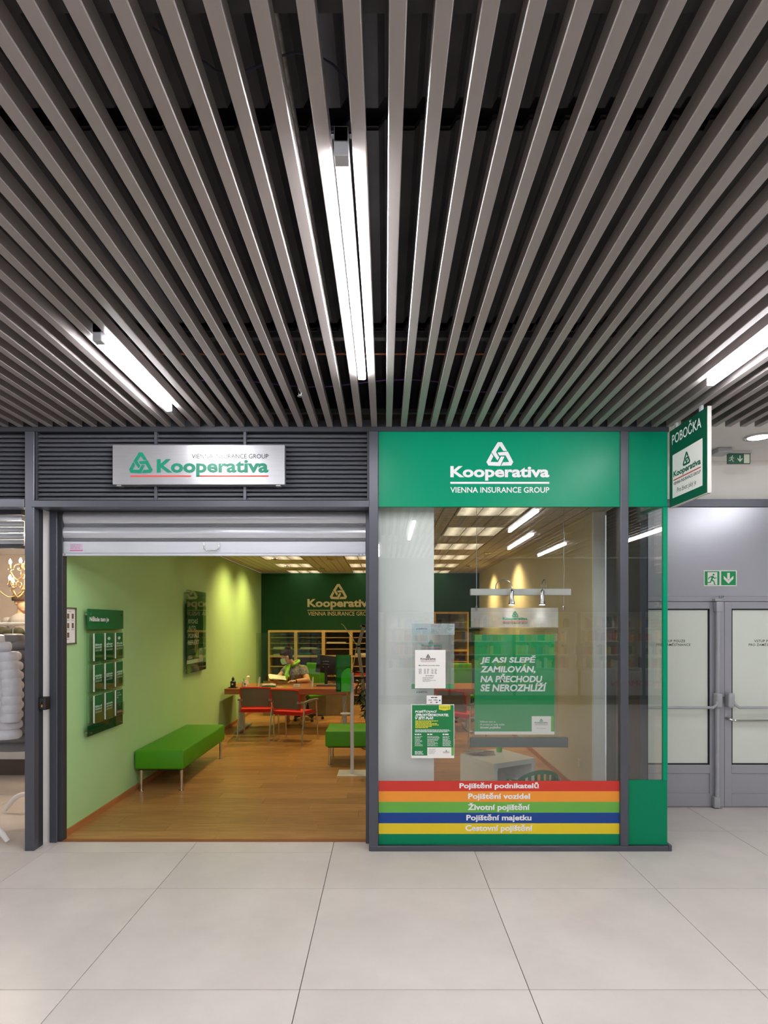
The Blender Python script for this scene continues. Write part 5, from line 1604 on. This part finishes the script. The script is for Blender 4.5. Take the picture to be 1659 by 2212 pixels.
# slotted green plastic chair
def slotted_chair(cx, cy, rot):
    t = thing('plastic_chair', 'low dark green plastic chair with a slotted round back just behind the window', 'chair', (0, 0, 0))
    hb = 0.475
    # back: arc shell between two rims with upright slats
    R = 0.22
    def arc(a, z, r=R):
        return Vector((r * math.sin(a), -r * math.cos(a) * 0.8, z))
    A = 1.05
    def ztop(a): return hb - 0.10 * (a / A) ** 2
    n = 14
    rim = [arc(-A + 2 * A * k / n, ztop(-A + 2 * A * k / n), R * 1.03) for k in range(n + 1)]
    low = [arc(-A + 2 * A * k / n, 0.30) for k in range(n + 1)]
    mb = MB()
    for k in range(n):
        for (p, q, h) in ((rim[k], rim[k + 1], 0.035), (low[k], low[k + 1], 0.03)):
            o = (p + q) * 0.5; o.z = 0; o = o.normalized() * 0.012
            mb.add([p, q, q - Vector((0, 0, h)), p - Vector((0, 0, h)), p - o, q - o, q - o - Vector((0, 0, h)), p - o - Vector((0, 0, h))],
                   [(0, 1, 2, 3), (7, 6, 5, 4), (0, 4, 5, 1), (3, 2, 6, 7), (0, 3, 7, 4), (1, 5, 6, 2)])
    mb.build('back_frame', M['green_pl'], t)
    for k in range(9):
        a = -A * 0.96 + 2 * A * 0.96 * k / 8
        p, q = arc(a - 0.06, ztop(a) - 0.03, R * 1.02), arc(a + 0.06, ztop(a) - 0.03, R * 1.02)
        p2, q2 = arc(a - 0.06, 0.295), arc(a + 0.06, 0.295)
        o = (p + q) * 0.5; o.z = 0; o = o.normalized() * 0.01
        MB().add([p, q, q2, p2, p - o, q - o, q2 - o, p2 - o], [(0, 1, 2, 3), (7, 6, 5, 4), (0, 4, 5, 1), (3, 2, 6, 7), (0, 3, 7, 4), (1, 5, 6, 2)]).build('back_slat', M['green_pl'], t)
    MB().lathe([(0.0, 0.255), (0.20, 0.255), (0.215, 0.265), (0.21, 0.28), (0.0, 0.275)], (0, 0.0, 0), 24).build('seat', M['green_pl'], t)
    for sx in (-1, 1):
        for sy in (-1, 1):
            MB().tube([(0.13 * sx, 0.12 * sy, 0.26), (0.17 * sx, 0.17 * sy, 0.007)], [0.018, 0.012], 8).build('leg', M['green_pl'], t)
    MB().tube([arc(-A, 0.36), (-0.23, 0.06, 0.36), (-0.20, 0.10, 0.27)], 0.012, 8).build('armrest', M['green_pl'], t)
    MB().tube([arc(A, 0.36), (0.23, 0.06, 0.36), (0.20, 0.10, 0.27)], 0.012, 8).build('armrest', M['green_pl'], t)
    t.location = (cx, cy, 0)
    t.rotation_euler = (0, 0, rot)
slotted_chair(1.345, 0.78, 0.15)
MB().box(XW - 0.008, XW, 1.50, 1.58, 0.28, 0.36, 0.003).build('wall_socket', M['white'], label='white wall socket low on the cream wall', cat='socket')

# ------------------------------------------------------------------ the clerk
def head(mb, c, yaw, pitch, s=1.0):
    """skull, jaw, nose, ears; faces +X before rotation"""
    R = Matrix.Rotation(yaw, 3, 'Z') @ Matrix.Rotation(pitch, 3, 'Y')
    c = Vector(c)
    def e(o, r): mb.ell(c + R @ (Vector(o) * s), [q * s for q in r], 16, 10, R)
    e((-0.012, 0, 0.03), (0.096, 0.074, 0.082))
    e((0.018, 0, -0.035), (0.064, 0.058, 0.082))
    e((0.045, 0, -0.095), (0.032, 0.034, 0.024))
    e((0.086, 0, -0.022), (0.016, 0.011, 0.024))
    e((0.074, 0, 0.02), (0.012, 0.034, 0.010))
    e((0.076, 0, -0.068), (0.010, 0.022, 0.010))
    for q in (-1, 1):
        e((-0.01, 0.074 * q, -0.01), (0.018, 0.008, 0.03))
    return R


def hand(mb, w, d, up, s=1.0, curl=0.6):
    """palm and five unequal bent fingers from wrist w pointing along d"""
    d = Vector(d).normalized(); up = Vector(up)
    sd = d.cross(up).normalized(); up = sd.cross(d)
    w = Vector(w)
    for k in range(4):
        o = sd * (0.013 * (k - 1.5)) * 2 * s * 0.75
        mb.cap(w + o * 0.5 + d * 0.005, 0.016 * s, w + o + d * 0.085 * s, 0.0115 * s, 8)
        L = (0.072, 0.082, 0.076, 0.060)[k] * s
        a = w + o + d * 0.088 * s
        b = a + (d * math.cos(curl * 0.6) - up * math.sin(curl * 0.6)) * L * 0.5
        e = b + (d * math.cos(curl * 1.6) - up * math.sin(curl * 1.6)) * L * 0.5
        mb.cap(a, 0.0095 * s, b, 0.0088 * s, 8); mb.cap(b, 0.0088 * s, e, 0.0075 * s, 8)
    a = w + d * 0.03 * s - sd * 0.03 * s
    b = a + (d * 0.8 - sd * 0.6).normalized() * 0.038 * s
    mb.cap(a, 0.013 * s, b, 0.0105 * s, 8); mb.cap(b, 0.0105 * s, b + d * 0.032 * s - up * 0.012, 0.0085 * s, 8)


t = thing('person', 'seated clerk in a grey patterned blouse with lime scarf and face mask holding papers', 'person', (-1.5, 6.1, 0.006))
b = MB()
hip = Vector((-1.49, 6.22, 0.63)); wa = Vector((-1.53, 6.13, 0.74)); ch = Vector((-1.57, 6.05, 0.88)); nk = Vector((-1.615, 5.97, 1.02)); hc = Vector((-1.722, 5.84, 1.172))
shL = Vector((-1.43, 5.97, 0.945)); elL = Vector((-1.345, 5.84, 0.765)); wrL = Vector((-1.515, 5.70, 0.765))
shR = Vector((-1.73, 6.09, 0.945)); elR = Vector((-1.86, 5.86, 0.80)); wrR = Vector((-1.895, 5.62, 0.752))
b.ell(hip, (0.19, 0.15, 0.13), 16, 10)
b.cap(hip, 0.15, wa, 0.145, 16); b.cap(wa, 0.145, ch, 0.15, 16); b.ell(ch, (0.175, 0.13, 0.13), 16, 10)
b.cap(ch + Vector((0, 0, 0.05)), 0.11, nk, 0.06); b.cap(nk, 0.055, hc + Vector((0.03, 0.02, -0.03)), 0.05)
b.cap(shR, 0.062, shL, 0.066)
b.cap(shL, 0.064, elL, 0.052); b.cap(elL, 0.048, wrL, 0.03)
b.cap(shR, 0.06, elR, 0.05); b.cap(elR, 0.046, wrR, 0.028)
hand(b, wrL, (-0.9, -0.35, 0.05), (0, 0, 1), 1.0, 0.5)
hand(b, wrR, (-0.15, -1, -0.05), (0, 0, 1), 1.0, 0.25)
for q, kn in ((-1, (-1.68, 5.72, 0.52)), (1, (-1.42, 5.72, 0.52))):
    hj = hip + Vector((0.09 * q, 0, -0.04))
    b.cap(hj, 0.085, kn, 0.062); b.cap(kn, 0.058, (kn[0], kn[1] + 0.08, 0.10), 0.042)
    b.cap((kn[0], kn[1] + 0.08, 0.07), 0.045, (kn[0], kn[1] - 0.09, 0.05), 0.035)
yaw = math.radians(205); pit = math.radians(22)
HR = head(b, hc, yaw, pit)
remeshed(b, 0.0065, 3).build('body', M['skin'], t)
# blouse with short sleeves
b = MB()
b.ell(hip, (0.21, 0.17, 0.15), 16, 10)
b.cap(hip, 0.168, wa, 0.160, 16); b.cap(wa, 0.160, ch, 0.164, 16); b.ell(ch, (0.19, 0.145, 0.145), 16, 10)
b.cap(ch + Vector((0, 0, 0.05)), 0.122, nk + Vector((0.01, 0.01, -0.035)), 0.07)
b.cap(shR, 0.074, shL, 0.079); b.cap(shL, 0.077, shL.lerp(elL, 0.42), 0.074); b.cap(shR, 0.074, shR.lerp(elR, 0.42), 0.07)
remeshed(b, 0.011, 4).build('blouse', M['blouse'], t)
# hair with a bun
b = MB()
for o, r in (((-0.022, 0, 0.048), (0.098, 0.083, 0.082)), ((-0.06, 0, 0.0), (0.062, 0.078, 0.08)), ((-0.085, 0, 0.115), (0.055, 0.055, 0.05)), ((0.04, 0, 0.078), (0.045, 0.06, 0.032)), ((-0.095, 0.01, 0.06), (0.035, 0.04, 0.04))):
    b.ell(hc + HR @ Vector(o), r, 14, 9, HR)
remeshed(b, 0.010, 3).build('hair', M['hair'], t)
# mask, glasses, eyes
def sheet(mb, fn, nu, nv, th):
    vs = [fn(i / nu, j / nv, 0) for j in range(nv + 1) for i in range(nu + 1)] + [fn(i / nu, j / nv, th) for j in range(nv + 1) for i in range(nu + 1)]
    w = nu + 1; N = w * (nv + 1); fs = []
    for j in range(nv):
        for i in range(nu):
            a = j * w + i
            fs.append([a, a + 1, a + 1 + w, a + w]); fs.append([a + N, a + w + N, a + 1 + w + N, a + 1 + N])
    for i in range(nu):
        fs.append([i, i + N, i + 1 + N, i + 1]); a = nv * w + i; fs.append([a, a + 1, a + 1 + N, a + N])
    for j in range(nv):
        a = j * w; fs.append([a, a + w, a + w + N, a + N]); a = j * w + nu; fs.append([a, a + N, a + w + N, a + w])
    return mb.add(vs, fs, True)
def mfn(u, v, th):
    a = (u - 0.5) * 2.3
    r = 0.078 + 0.024 * math.cos(a) * math.sin(PI * (0.15 + 0.7 * v)) + th
    return hc + HR @ Vector((0.012 + r * math.cos(a) * 0.98, 0.070 * math.sin(a) * (1 + th), -0.108 + 0.105 * v))
mk = sheet(MB(), mfn, 12, 6, 0.003).build('face_mask', M['mask'], t)
for q in (-1, 1):
    MB().tube([hc + HR @ Vector((0.045, 0.066 * q, -0.03)), hc + HR @ Vector((0.0, 0.08 * q, -0.005)), hc + HR @ Vector((-0.02, 0.082 * q, 0.0))], 0.0015, 6).build('ear_loop', M['mask'], mk)
gl = MB()
for q in (-1, 1):
    gl.tube([hc + HR @ Vector((0.092 - 0.006 * abs(math.cos(k)), 0.032 * q + 0.024 * math.cos(k * PI / 6), 0.004 + 0.016 * math.sin(k * PI / 6))) for k in range(12)], 0.002, 6, closed=True)
    gl.tube([hc + HR @ Vector((0.088, 0.056 * q, 0.008)), hc + HR @ Vector((0.03, 0.08 * q, 0.008)), hc + HR @ Vector((-0.02, 0.082 * q, 0.0))], 0.002, 6)
gl.tube([hc + HR @ Vector((0.092, -0.008, 0.008)), hc + HR @ Vector((0.092, 0.008, 0.008))], 0.002, 6)
gl.build('glasses', M['dk_pl'], t)
ey = MB()
for q in (-1, 1):
    ey.ell(hc + HR @ Vector((0.072, 0.031 * q, 0.004)), (0.011, 0.012, 0.008), 10, 6, HR)
ey.build('eyes', M['paper'], t)
# scarf
b = MB()
ring = []
for k in range(16):
    a = 2 * PI * k / 16
    ring.append(nk + Vector((0.02, 0.02, 0.03)) + Vector((0.085 * math.cos(a), 0.075 * math.sin(a), 0.045 * math.cos(a - 0.5))))
b.tube(ring, 0.024, 8, closed=True)
fr = nk + Vector((-0.075, -0.07, 0.0))
b.tube([fr + Vector((0.0, 0, 0.02)), fr + Vector((-0.02, -0.045, -0.06)), fr + Vector((-0.012, -0.05, -0.15)), fr + Vector((0.01, -0.06, -0.21))], [0.026, 0.034, 0.032, 0.034], 10)
b.tube([fr + Vector((0.03, -0.02, 0.02)), fr + Vector((0.01, -0.07, -0.07)), fr + Vector((-0.02, -0.085, -0.14)), fr + Vector((-0.03, -0.09, -0.24)), fr + Vector((-0.025, -0.09, -0.27))], [0.022, 0.026, 0.03, 0.04, 0.02], 10)
remeshed(b, 0.008, 3).build('scarf', M['scarf'], t)
MB().tube([wrL + Vector((0.03 * math.cos(k) * 0.3, 0.033 * math.cos(k * PI / 6), 0.033 * math.sin(k * PI / 6))) for k in range(12)], 0.007, 6, closed=True).build('wristwatch', M['dk_pl'], t)
for k in range(3):
    MB(Matrix.Translation((-1.82, 5.62, 0.838 - 0.004 * k)) @ Matrix.Rotation(0.15, 4, 'Z') @ Matrix.Rotation(0.25, 4, 'X') @ Matrix.Rotation(0.16, 4, 'Y') @ Matrix.Rotation(0.12 * k, 4, 'Z')).box(-0.15, 0.13, -0.10, 0.10, 0, 0.0015).build('paper_sheet', M['paper'],
        label='%s white paper sheet held by the clerk' % ('upper', 'middle', 'lower')[k], cat='paper', group='papers held by the clerk')

# ------------------------------------------------------------------ clothes shop on the far left
MB().box(-2.80, XL - 0.101, 0.262, 3.4, 0, 2.95).build('wall_left', M['beige'], kind='structure', label='party wall between the clothes shop and the office')
MB().box(-9.0, -2.805, 3.35, 3.45, 0, 2.95).build('wall_back', M['beige'], kind='structure', label='beige back wall of the clothes shop')
MB().box(-9.0, -2.805, 0.30, 3.45, 2.951, 3.0).build('ceiling', M['offwhite'], kind='structure', label='pale ceiling of the clothes shop')
t = thing('roller_shutter', 'bright raised roller shutter in the clothes shop entrance at the left edge', 'shutter', (-4.5, 0.22, 2.36))
xa2, xb2 = -8.0, fs(52)
for a, b_ in ((1126, 1138), (1139, 1151), (1152, 1165), (1166, 1178)):
    z0_, z1_ = fsz(b_), fsz(a)
    MB().prism([(xa2, 0.222, z0_), (xa2, 0.205, z0_ + 0.01), (xa2, 0.20, (z0_ + z1_) / 2), (xa2, 0.205, z1_ - 0.01), (xa2, 0.222, z1_)], (xb2 - xa2, 0, 0)).build('lamella', M['shutter'], t)
MB().box(xa2, xb2, 0.19, 0.23, fsz(1125.5), fsz(1114)).build('head_rail', M['shutter'], t)
MB().box(xa2, xb2, 0.18, 0.24, fsz(1113.5), fsz(1098)).build('shutter_box', M['frame'], t)
MB().box(xa2, xb2, 0.19, 0.23, fsz(1185), fsz(1179)).build('bottom_bar', M['frame_dk'], t)
MB().box(-9, -2.81, 0.55, 3.3, 2.66, 2.70).build('trim_4', M['offwhite'], kind='structure', label='lowered soffit inside the clothes shop')
# display plinth
t = thing('display_plinth', 'white display plinth on a taupe base in the clothes shop', 'plinth', (-4.4, 2.7, 0))
MB().box(-7.5, -2.81, 2.32, 3.34, 0.0, 0.185).build('base', M['taupe'], t)
MB().box(-7.5, -2.81, 2.30, 3.34, 0.186, 0.36, 0.003).build('top_block', M['white'], t)
# chandelier
c = Vector((-3.70, 1.58, 0))
t = thing('chandelier', 'antique gold chandelier with scrolled arms and glowing candle bulbs in the clothes shop', 'chandelier', (c.x, c.y, 1.98))
MB().lathe([(0.0, 1.98), (0.02, 1.99), (0.012, 2.02), (0.03, 2.06), (0.045, 2.10), (0.02, 2.14), (0.012, 2.3), (0.03, 2.34), (0.014, 2.40), (0.008, 2.5), (0.004, 2.658)], (c.x, c.y, 0), 12).build('column', M['gold'], t)
def arm(a, R0, z0_, zb_, i):
    dr = Vector((math.cos(a), math.sin(a), 0))
    P = lambda r, z: c + dr * r + Vector((0, 0, z))
    pth = []
    for k in range(11):
        u = k / 10
        pth.append(P(R0 * u, z0_ - 0.10 * math.sin(PI * u * 0.85) + (zb_ - z0_) * max(0, u - 0.6) / 0.4))
    ar = MB().tube(pth, 0.006, 6).build('arm', M['gold'], t)
    sc = [P(R0 * 0.45 + (0.05 - 0.003 * k) * math.cos(k * 0.5), z0_ + 0.02 + (0.05 - 0.003 * k) * math.sin(k * 0.5)) for k in range(14)]
    MB().tube(sc, 0.004, 6).build('scroll', M['gold'], ar)
    e = pth[-1]
    MB().lathe([(0.004, 0.0), (0.03, 0.008), (0.034, 0.016), (0.01, 0.018), (0.010, 0.02)], e, 12).build('drip_cup', M['chrome'], ar)
    MB().lathe([(0.010, 0.018), (0.010, 0.065)], e, 10).build('candle', M['gold'], ar)
    MB().lathe([(0.006, 0.066), (0.014, 0.082), (0.013, 0.095), (0.004, 0.115), (0.0, 0.12)], e, 10).build('bulb', M['bulb'], ar)
    MB().lathe([(0.0, -0.05), (0.006, -0.035), (0.003, -0.005)], e, 6).build('crystal', M['chrome'], ar)
for k in range(6): arm(k * PI / 3 + 0.5, 0.26, 2.12, 2.16, k)
for k in range(4): arm(k * PI / 2 + 0.2, 0.15, 2.30, 2.34, k)
l = bpy.data.lights.new('chandelier_glow', 'POINT'); l.energy = 45; l.color = (1.0, 0.86, 0.68); l.shadow_soft_size = 0.15
lo = bpy.data.objects.new('chandelier_glow', l); COL.objects.link(lo); lo.parent = t; lo.location = (0, 0, 0.62)
# mannequin bust on a dark shelf
t = thing('mannequin', 'mannequin bust with brown felt hat and grey knit sweater in the clothes shop', 'mannequin', (-4.10, 2.12, 1.53))
b = MB()
mc = Vector((-4.085, 2.12, 0))
b.cap(mc + Vector((0, 0, 1.60)), 0.10, mc + Vector((0, 0, 1.76)), 0.11); b.cap(mc + Vector((-0.14, 0, 1.77)), 0.045, mc + Vector((0.14, 0, 1.77)), 0.045)
b.cap(mc + Vector((0, 0, 1.80)), 0.042, mc + Vector((0.01, -0.01, 1.93)), 0.038)
MR = head(b, mc + Vector((0.015, -0.01, 1.985)), math.radians(-25), 0.0, 0.86)
remeshed(b, 0.008, 3).build('body', M['skin_m'], t)
b = MB()
b.cap(mc + Vector((0, 0, 1.62)), 0.125, mc + Vector((0, 0, 1.75)), 0.12, 16); b.cap(mc + Vector((-0.15, 0, 1.765)), 0.06, mc + Vector((0.15, 0, 1.765)), 0.06)
for q in (-1, 1):
    b.cap(mc + Vector((0.16 * q, 0, 1.76)), 0.055, mc + Vector((0.19 * q, -0.02, 1.58)), 0.045)
    b.cap(mc + Vector((0.19 * q, -0.02, 1.60)), 0.045, mc + Vector((0.08 * q, -0.14, 1.62)), 0.04)
remeshed(b, 0.011, 4).build('sweater', M['sweater'], t)
MB().lathe([(0.088, 0.0), (0.092, 0.01), (0.090, 0.05), (0.07, 0.075), (0.03, 0.085), (0.0, 0.086)], mc + Vector((0.012, -0.008, 2.005)), 18, 1.06, 0.95).build('hat', M['brown_hat'], t)
ft = MB()
ft.lathe([(0.0, 0.0), (0.10, 0.0), (0.095, 0.02), (0.0, 0.02)], mc + Vector((0, 0, 1.53)), 16).build('base', M['brown_sh'], t)
t = thing('wall_shelf', 'dark brown shelf carrying the mannequin bust', 'shelf', (-4.2, 2.4, 1.48))
MB().box(-5.2, -3.75, 1.76, 2.35, 1.495, 1.528, 0.003).build('board', M['brown_sh'], t)
for xx in (-5.0, -3.95):
    MB().box(xx - 0.02, xx + 0.02, 1.90, 2.30, 0.365, 1.494).build('support', M['brown_sh'], t)
b = MB()
for k in range(7):
    rr = random.Random(k)
    b.ell((-4.16 + 0.035 * k, 1.855 + 0.02 * rr.random(), 1.60 + 0.05 * rr.random()), (0.06, 0.05, 0.06 + 0.02 * rr.random()), 10, 7)
for k in range(8):
    b.ell((-4.19 + 0.035 * k, 1.85, 1.56), (0.04, 0.045, 0.03), 10, 6)
remeshed(b, 0.012, 3).build('camo_bag', M['camo'], label='crumpled dark camouflage bag on the shelf before the mannequin', cat='bag')
t = thing('garment_stack', 'dark navy folded garments hanging behind the puffer jackets', 'garment', (-3.75, 1.75, 0.9))
b = MB()
for k in range(5):
    b.ell((-3.95 + 0.05 * k, 1.6, 1.12 - 0.01 * k), (0.05, 0.12, 0.24), 12, 8)
remeshed(b, 0.016, 3).build('cloth', M['navy'], t)
MB().tube([(-4.3, 1.6, 1.4), (-3.5, 1.6, 1.4)], 0.012, 8).build('rail', M['chrome'], t)
for xx in (-4.28, -3.52):
    MB().tube([(xx, 1.6, 0.004), (xx, 1.6, 1.4)], 0.012, 8).build('upright', M['chrome'], t)

# puffer jackets on a white rack
def jacket(cx, cy, r, sy, zt, zb, m, label, seed):
    t = thing('puffer_jacket', label, 'jacket', (cx, cy, zb), 'puffer jackets on the white rack')
    n = int((zt - zb) / 0.075)
    h = (zt - zb) / n
    prof = [(r * 0.82, 0.0)]
    for k in range(n):
        f = (k + 0.5) / n
        rr = r * (0.93 + 0.07 * math.sin(PI * f)) if f < 0.78 else r * (1.0 - 0.62 * ((f - 0.78) / 0.22) ** 1.8)
        for q in range(6):
            a = q / 5
            prof.append((rr * (0.885 + 0.115 * math.sin(PI * a) ** 0.45), h * (k + a * 0.98)))
    prof.append((r * 0.28, zt - zb)); 
    MB().lathe(prof, (cx, cy, zb), 36, 1.0, sy).build('body', m, t)
    for s_ in (-1, 1):
        sl = []
        rad = []
        m_ = int((zt - zb) * 0.72 / 0.07)
        for k in range(m_ * 4 + 1):
            u = k / (m_ * 4)
            sl.append((cx + s_ * (r * 0.62 + 0.16 * r * min(1, u * 2)), cy - 0.05 - 0.12 * r * u, zt - 0.09 - (zt - zb) * 0.70 * u))
            rad.append(r * 0.30 * (0.87 + 0.13 * abs(math.sin(PI * u * m_)) ** 0.5))
        MB().tube(sl, rad, 14).build('sleeve', m, t)
    MB().lathe([(r * 0.30, 0.0), (r * 0.36, 0.03), (r * 0.34, 0.08), (r * 0.26, 0.09)], (cx, cy, zt - 0.03), 20, 1.0, 0.8).build('collar', m, t)
    for k in range(3):
        MB().lathe([(0.0, 0.0), (0.012, 0.002), (0.012, 0.01), (0.0, 0.012)], (cx + 0.05, cy - r * sy * 1.02, zb + 0.25 + 0.22 * k), 10).build('snap_button', M['chrome'], t)
    MB().tube([(cx, cy, zt + 0.04), (cx, cy, zt + 0.10), (cx + 0.02, cy, zt + 0.125), (cx, cy, zt + 0.145)], 0.003, 6).build('hanger_hook', M['chrome'], t)
jacket(-3.235, 0.34, 0.25, 0.42, 1.60, 0.80, M['puffer'], 'light grey puffer jacket hanging nearest to the left post', 1)
jacket(-3.27, 0.66, 0.27, 0.42, 1.60, 0.64, M['puffer_d'], 'darker grey puffer jacket hanging behind the light grey one', 2)
t = thing('garment_rack', 'white garment rack with curved feet at the left edge', 'rack', (-3.25, 0.5, 0))
MB().tube([(-3.25, 0.05, 1.745), (-3.25, 1.0, 1.745)], 0.014, 8).build('rail', M['white'], t)
for yy in (0.14, 0.93):
    MB().tube([(-3.25, yy, 0.16), (-3.25, yy, 1.745)], 0.016, 10).build('upright', M['white'], t)
    for s_ in (-1, 1):
        pth = [(-3.25 + s_ * 0.26 * k / 8, yy, 0.16 + 0.03 * math.sin(PI * k / 8) - 0.135 * (k / 8) ** 2.2) for k in range(9)]
        MB().tube(pth, [0.022] * 8 + [0.018], 10).build('foot', M['white'], t)

# ------------------------------------------------------------------ opposite side of the mall (mirrored in the window)
YO = -9.25
t = thing('wall_opposite', 'grey shopfront on the opposite side of the mall', None, (0, YO, 0), kind='structure')
MB().box(-9, 8.4, YO - 0.06, YO, 0.0, 0.09).build('base_rail', M['frame_dk'], t)
MB().box(-9, 8.4, YO - 0.05, YO - 0.01, 0.09, 0.66).build('lower_panel', M['lt_pl'], t)
MB().box(-9, 8.4, YO - 0.08, YO, 2.02, 3.26).build('upper_panel', M['frame'], t)
for k in range(-6, 6):
    MB().box(1.5 * k - 0.03, 1.5 * k + 0.03, YO - 0.06, YO + 0.01, 0.09, 2.02).build('post', M['frame_dk'], t)
PQ = Plane((0, YO, 0), (-1, 0, 0), (0, 0, 1))
for xx in (-1.2, 3.4, 5.8):
    text(PQ, 'ROSSMANN', -xx - 0.55, -xx + 0.55, 0.31, 0.43, M['print_r'], t, 0.001, 0.0)
MB().box(-9, 8.4, YO - 0.75, YO - 0.7, 0.0, 2.7).build('wall_back', M['white'], kind='structure', label='white inner wall of the opposite shop')
rr = random.Random(11)
cm = [mat('product_%d' % i, c_, 0.5, var=0.2, scale=20) for i, c_ in enumerate([(200, 60, 50), (60, 110, 170), (230, 200, 90), (90, 150, 80), (220, 220, 215), (60, 50, 60), (190, 120, 150), (210, 150, 90)])]
for k in range(-5, 6):
    t = thing('shop_shelf', 'shelf bay of mixed products in the opposite shop, %s from its right end' % ('first', 'second', 'third', 'fourth', 'fifth', 'sixth', 'seventh', 'eighth', 'ninth', 'tenth', 'eleventh')[k + 5], 'shelf', (1.5 * k + 0.75, YO - 0.4, 0), 'shelf bays in the opposite shop')
    MB().box(1.5 * k + 0.08, 1.5 * k + 1.42, YO - 0.66, YO - 0.64, 0.02, 2.0).build('back_panel', M['white'], t)
    for z in (0.68, 1.0, 1.32, 1.64):
        MB().box(1.5 * k + 0.08, 1.5 * k + 1.42, YO - 0.64, YO - 0.3, z, z + 0.02).build('board', M['white'], t)
    pr = [MB() for _ in cm]
    for z in (0.70, 1.02, 1.34, 1.66):
        x = 1.5 * k + 0.1
        while x < 1.5 * k + 1.32:
            w = rr.uniform(0.05, 0.11)
            rr.choice(pr).box(x, x + w - 0.008, YO - 0.55, YO - 0.34, z, z + rr.uniform(0.14, 0.26))
            x += w
    for q, mb in enumerate(pr):
        if mb.v: mb.build('products', cm[q], t, kind='stuff')
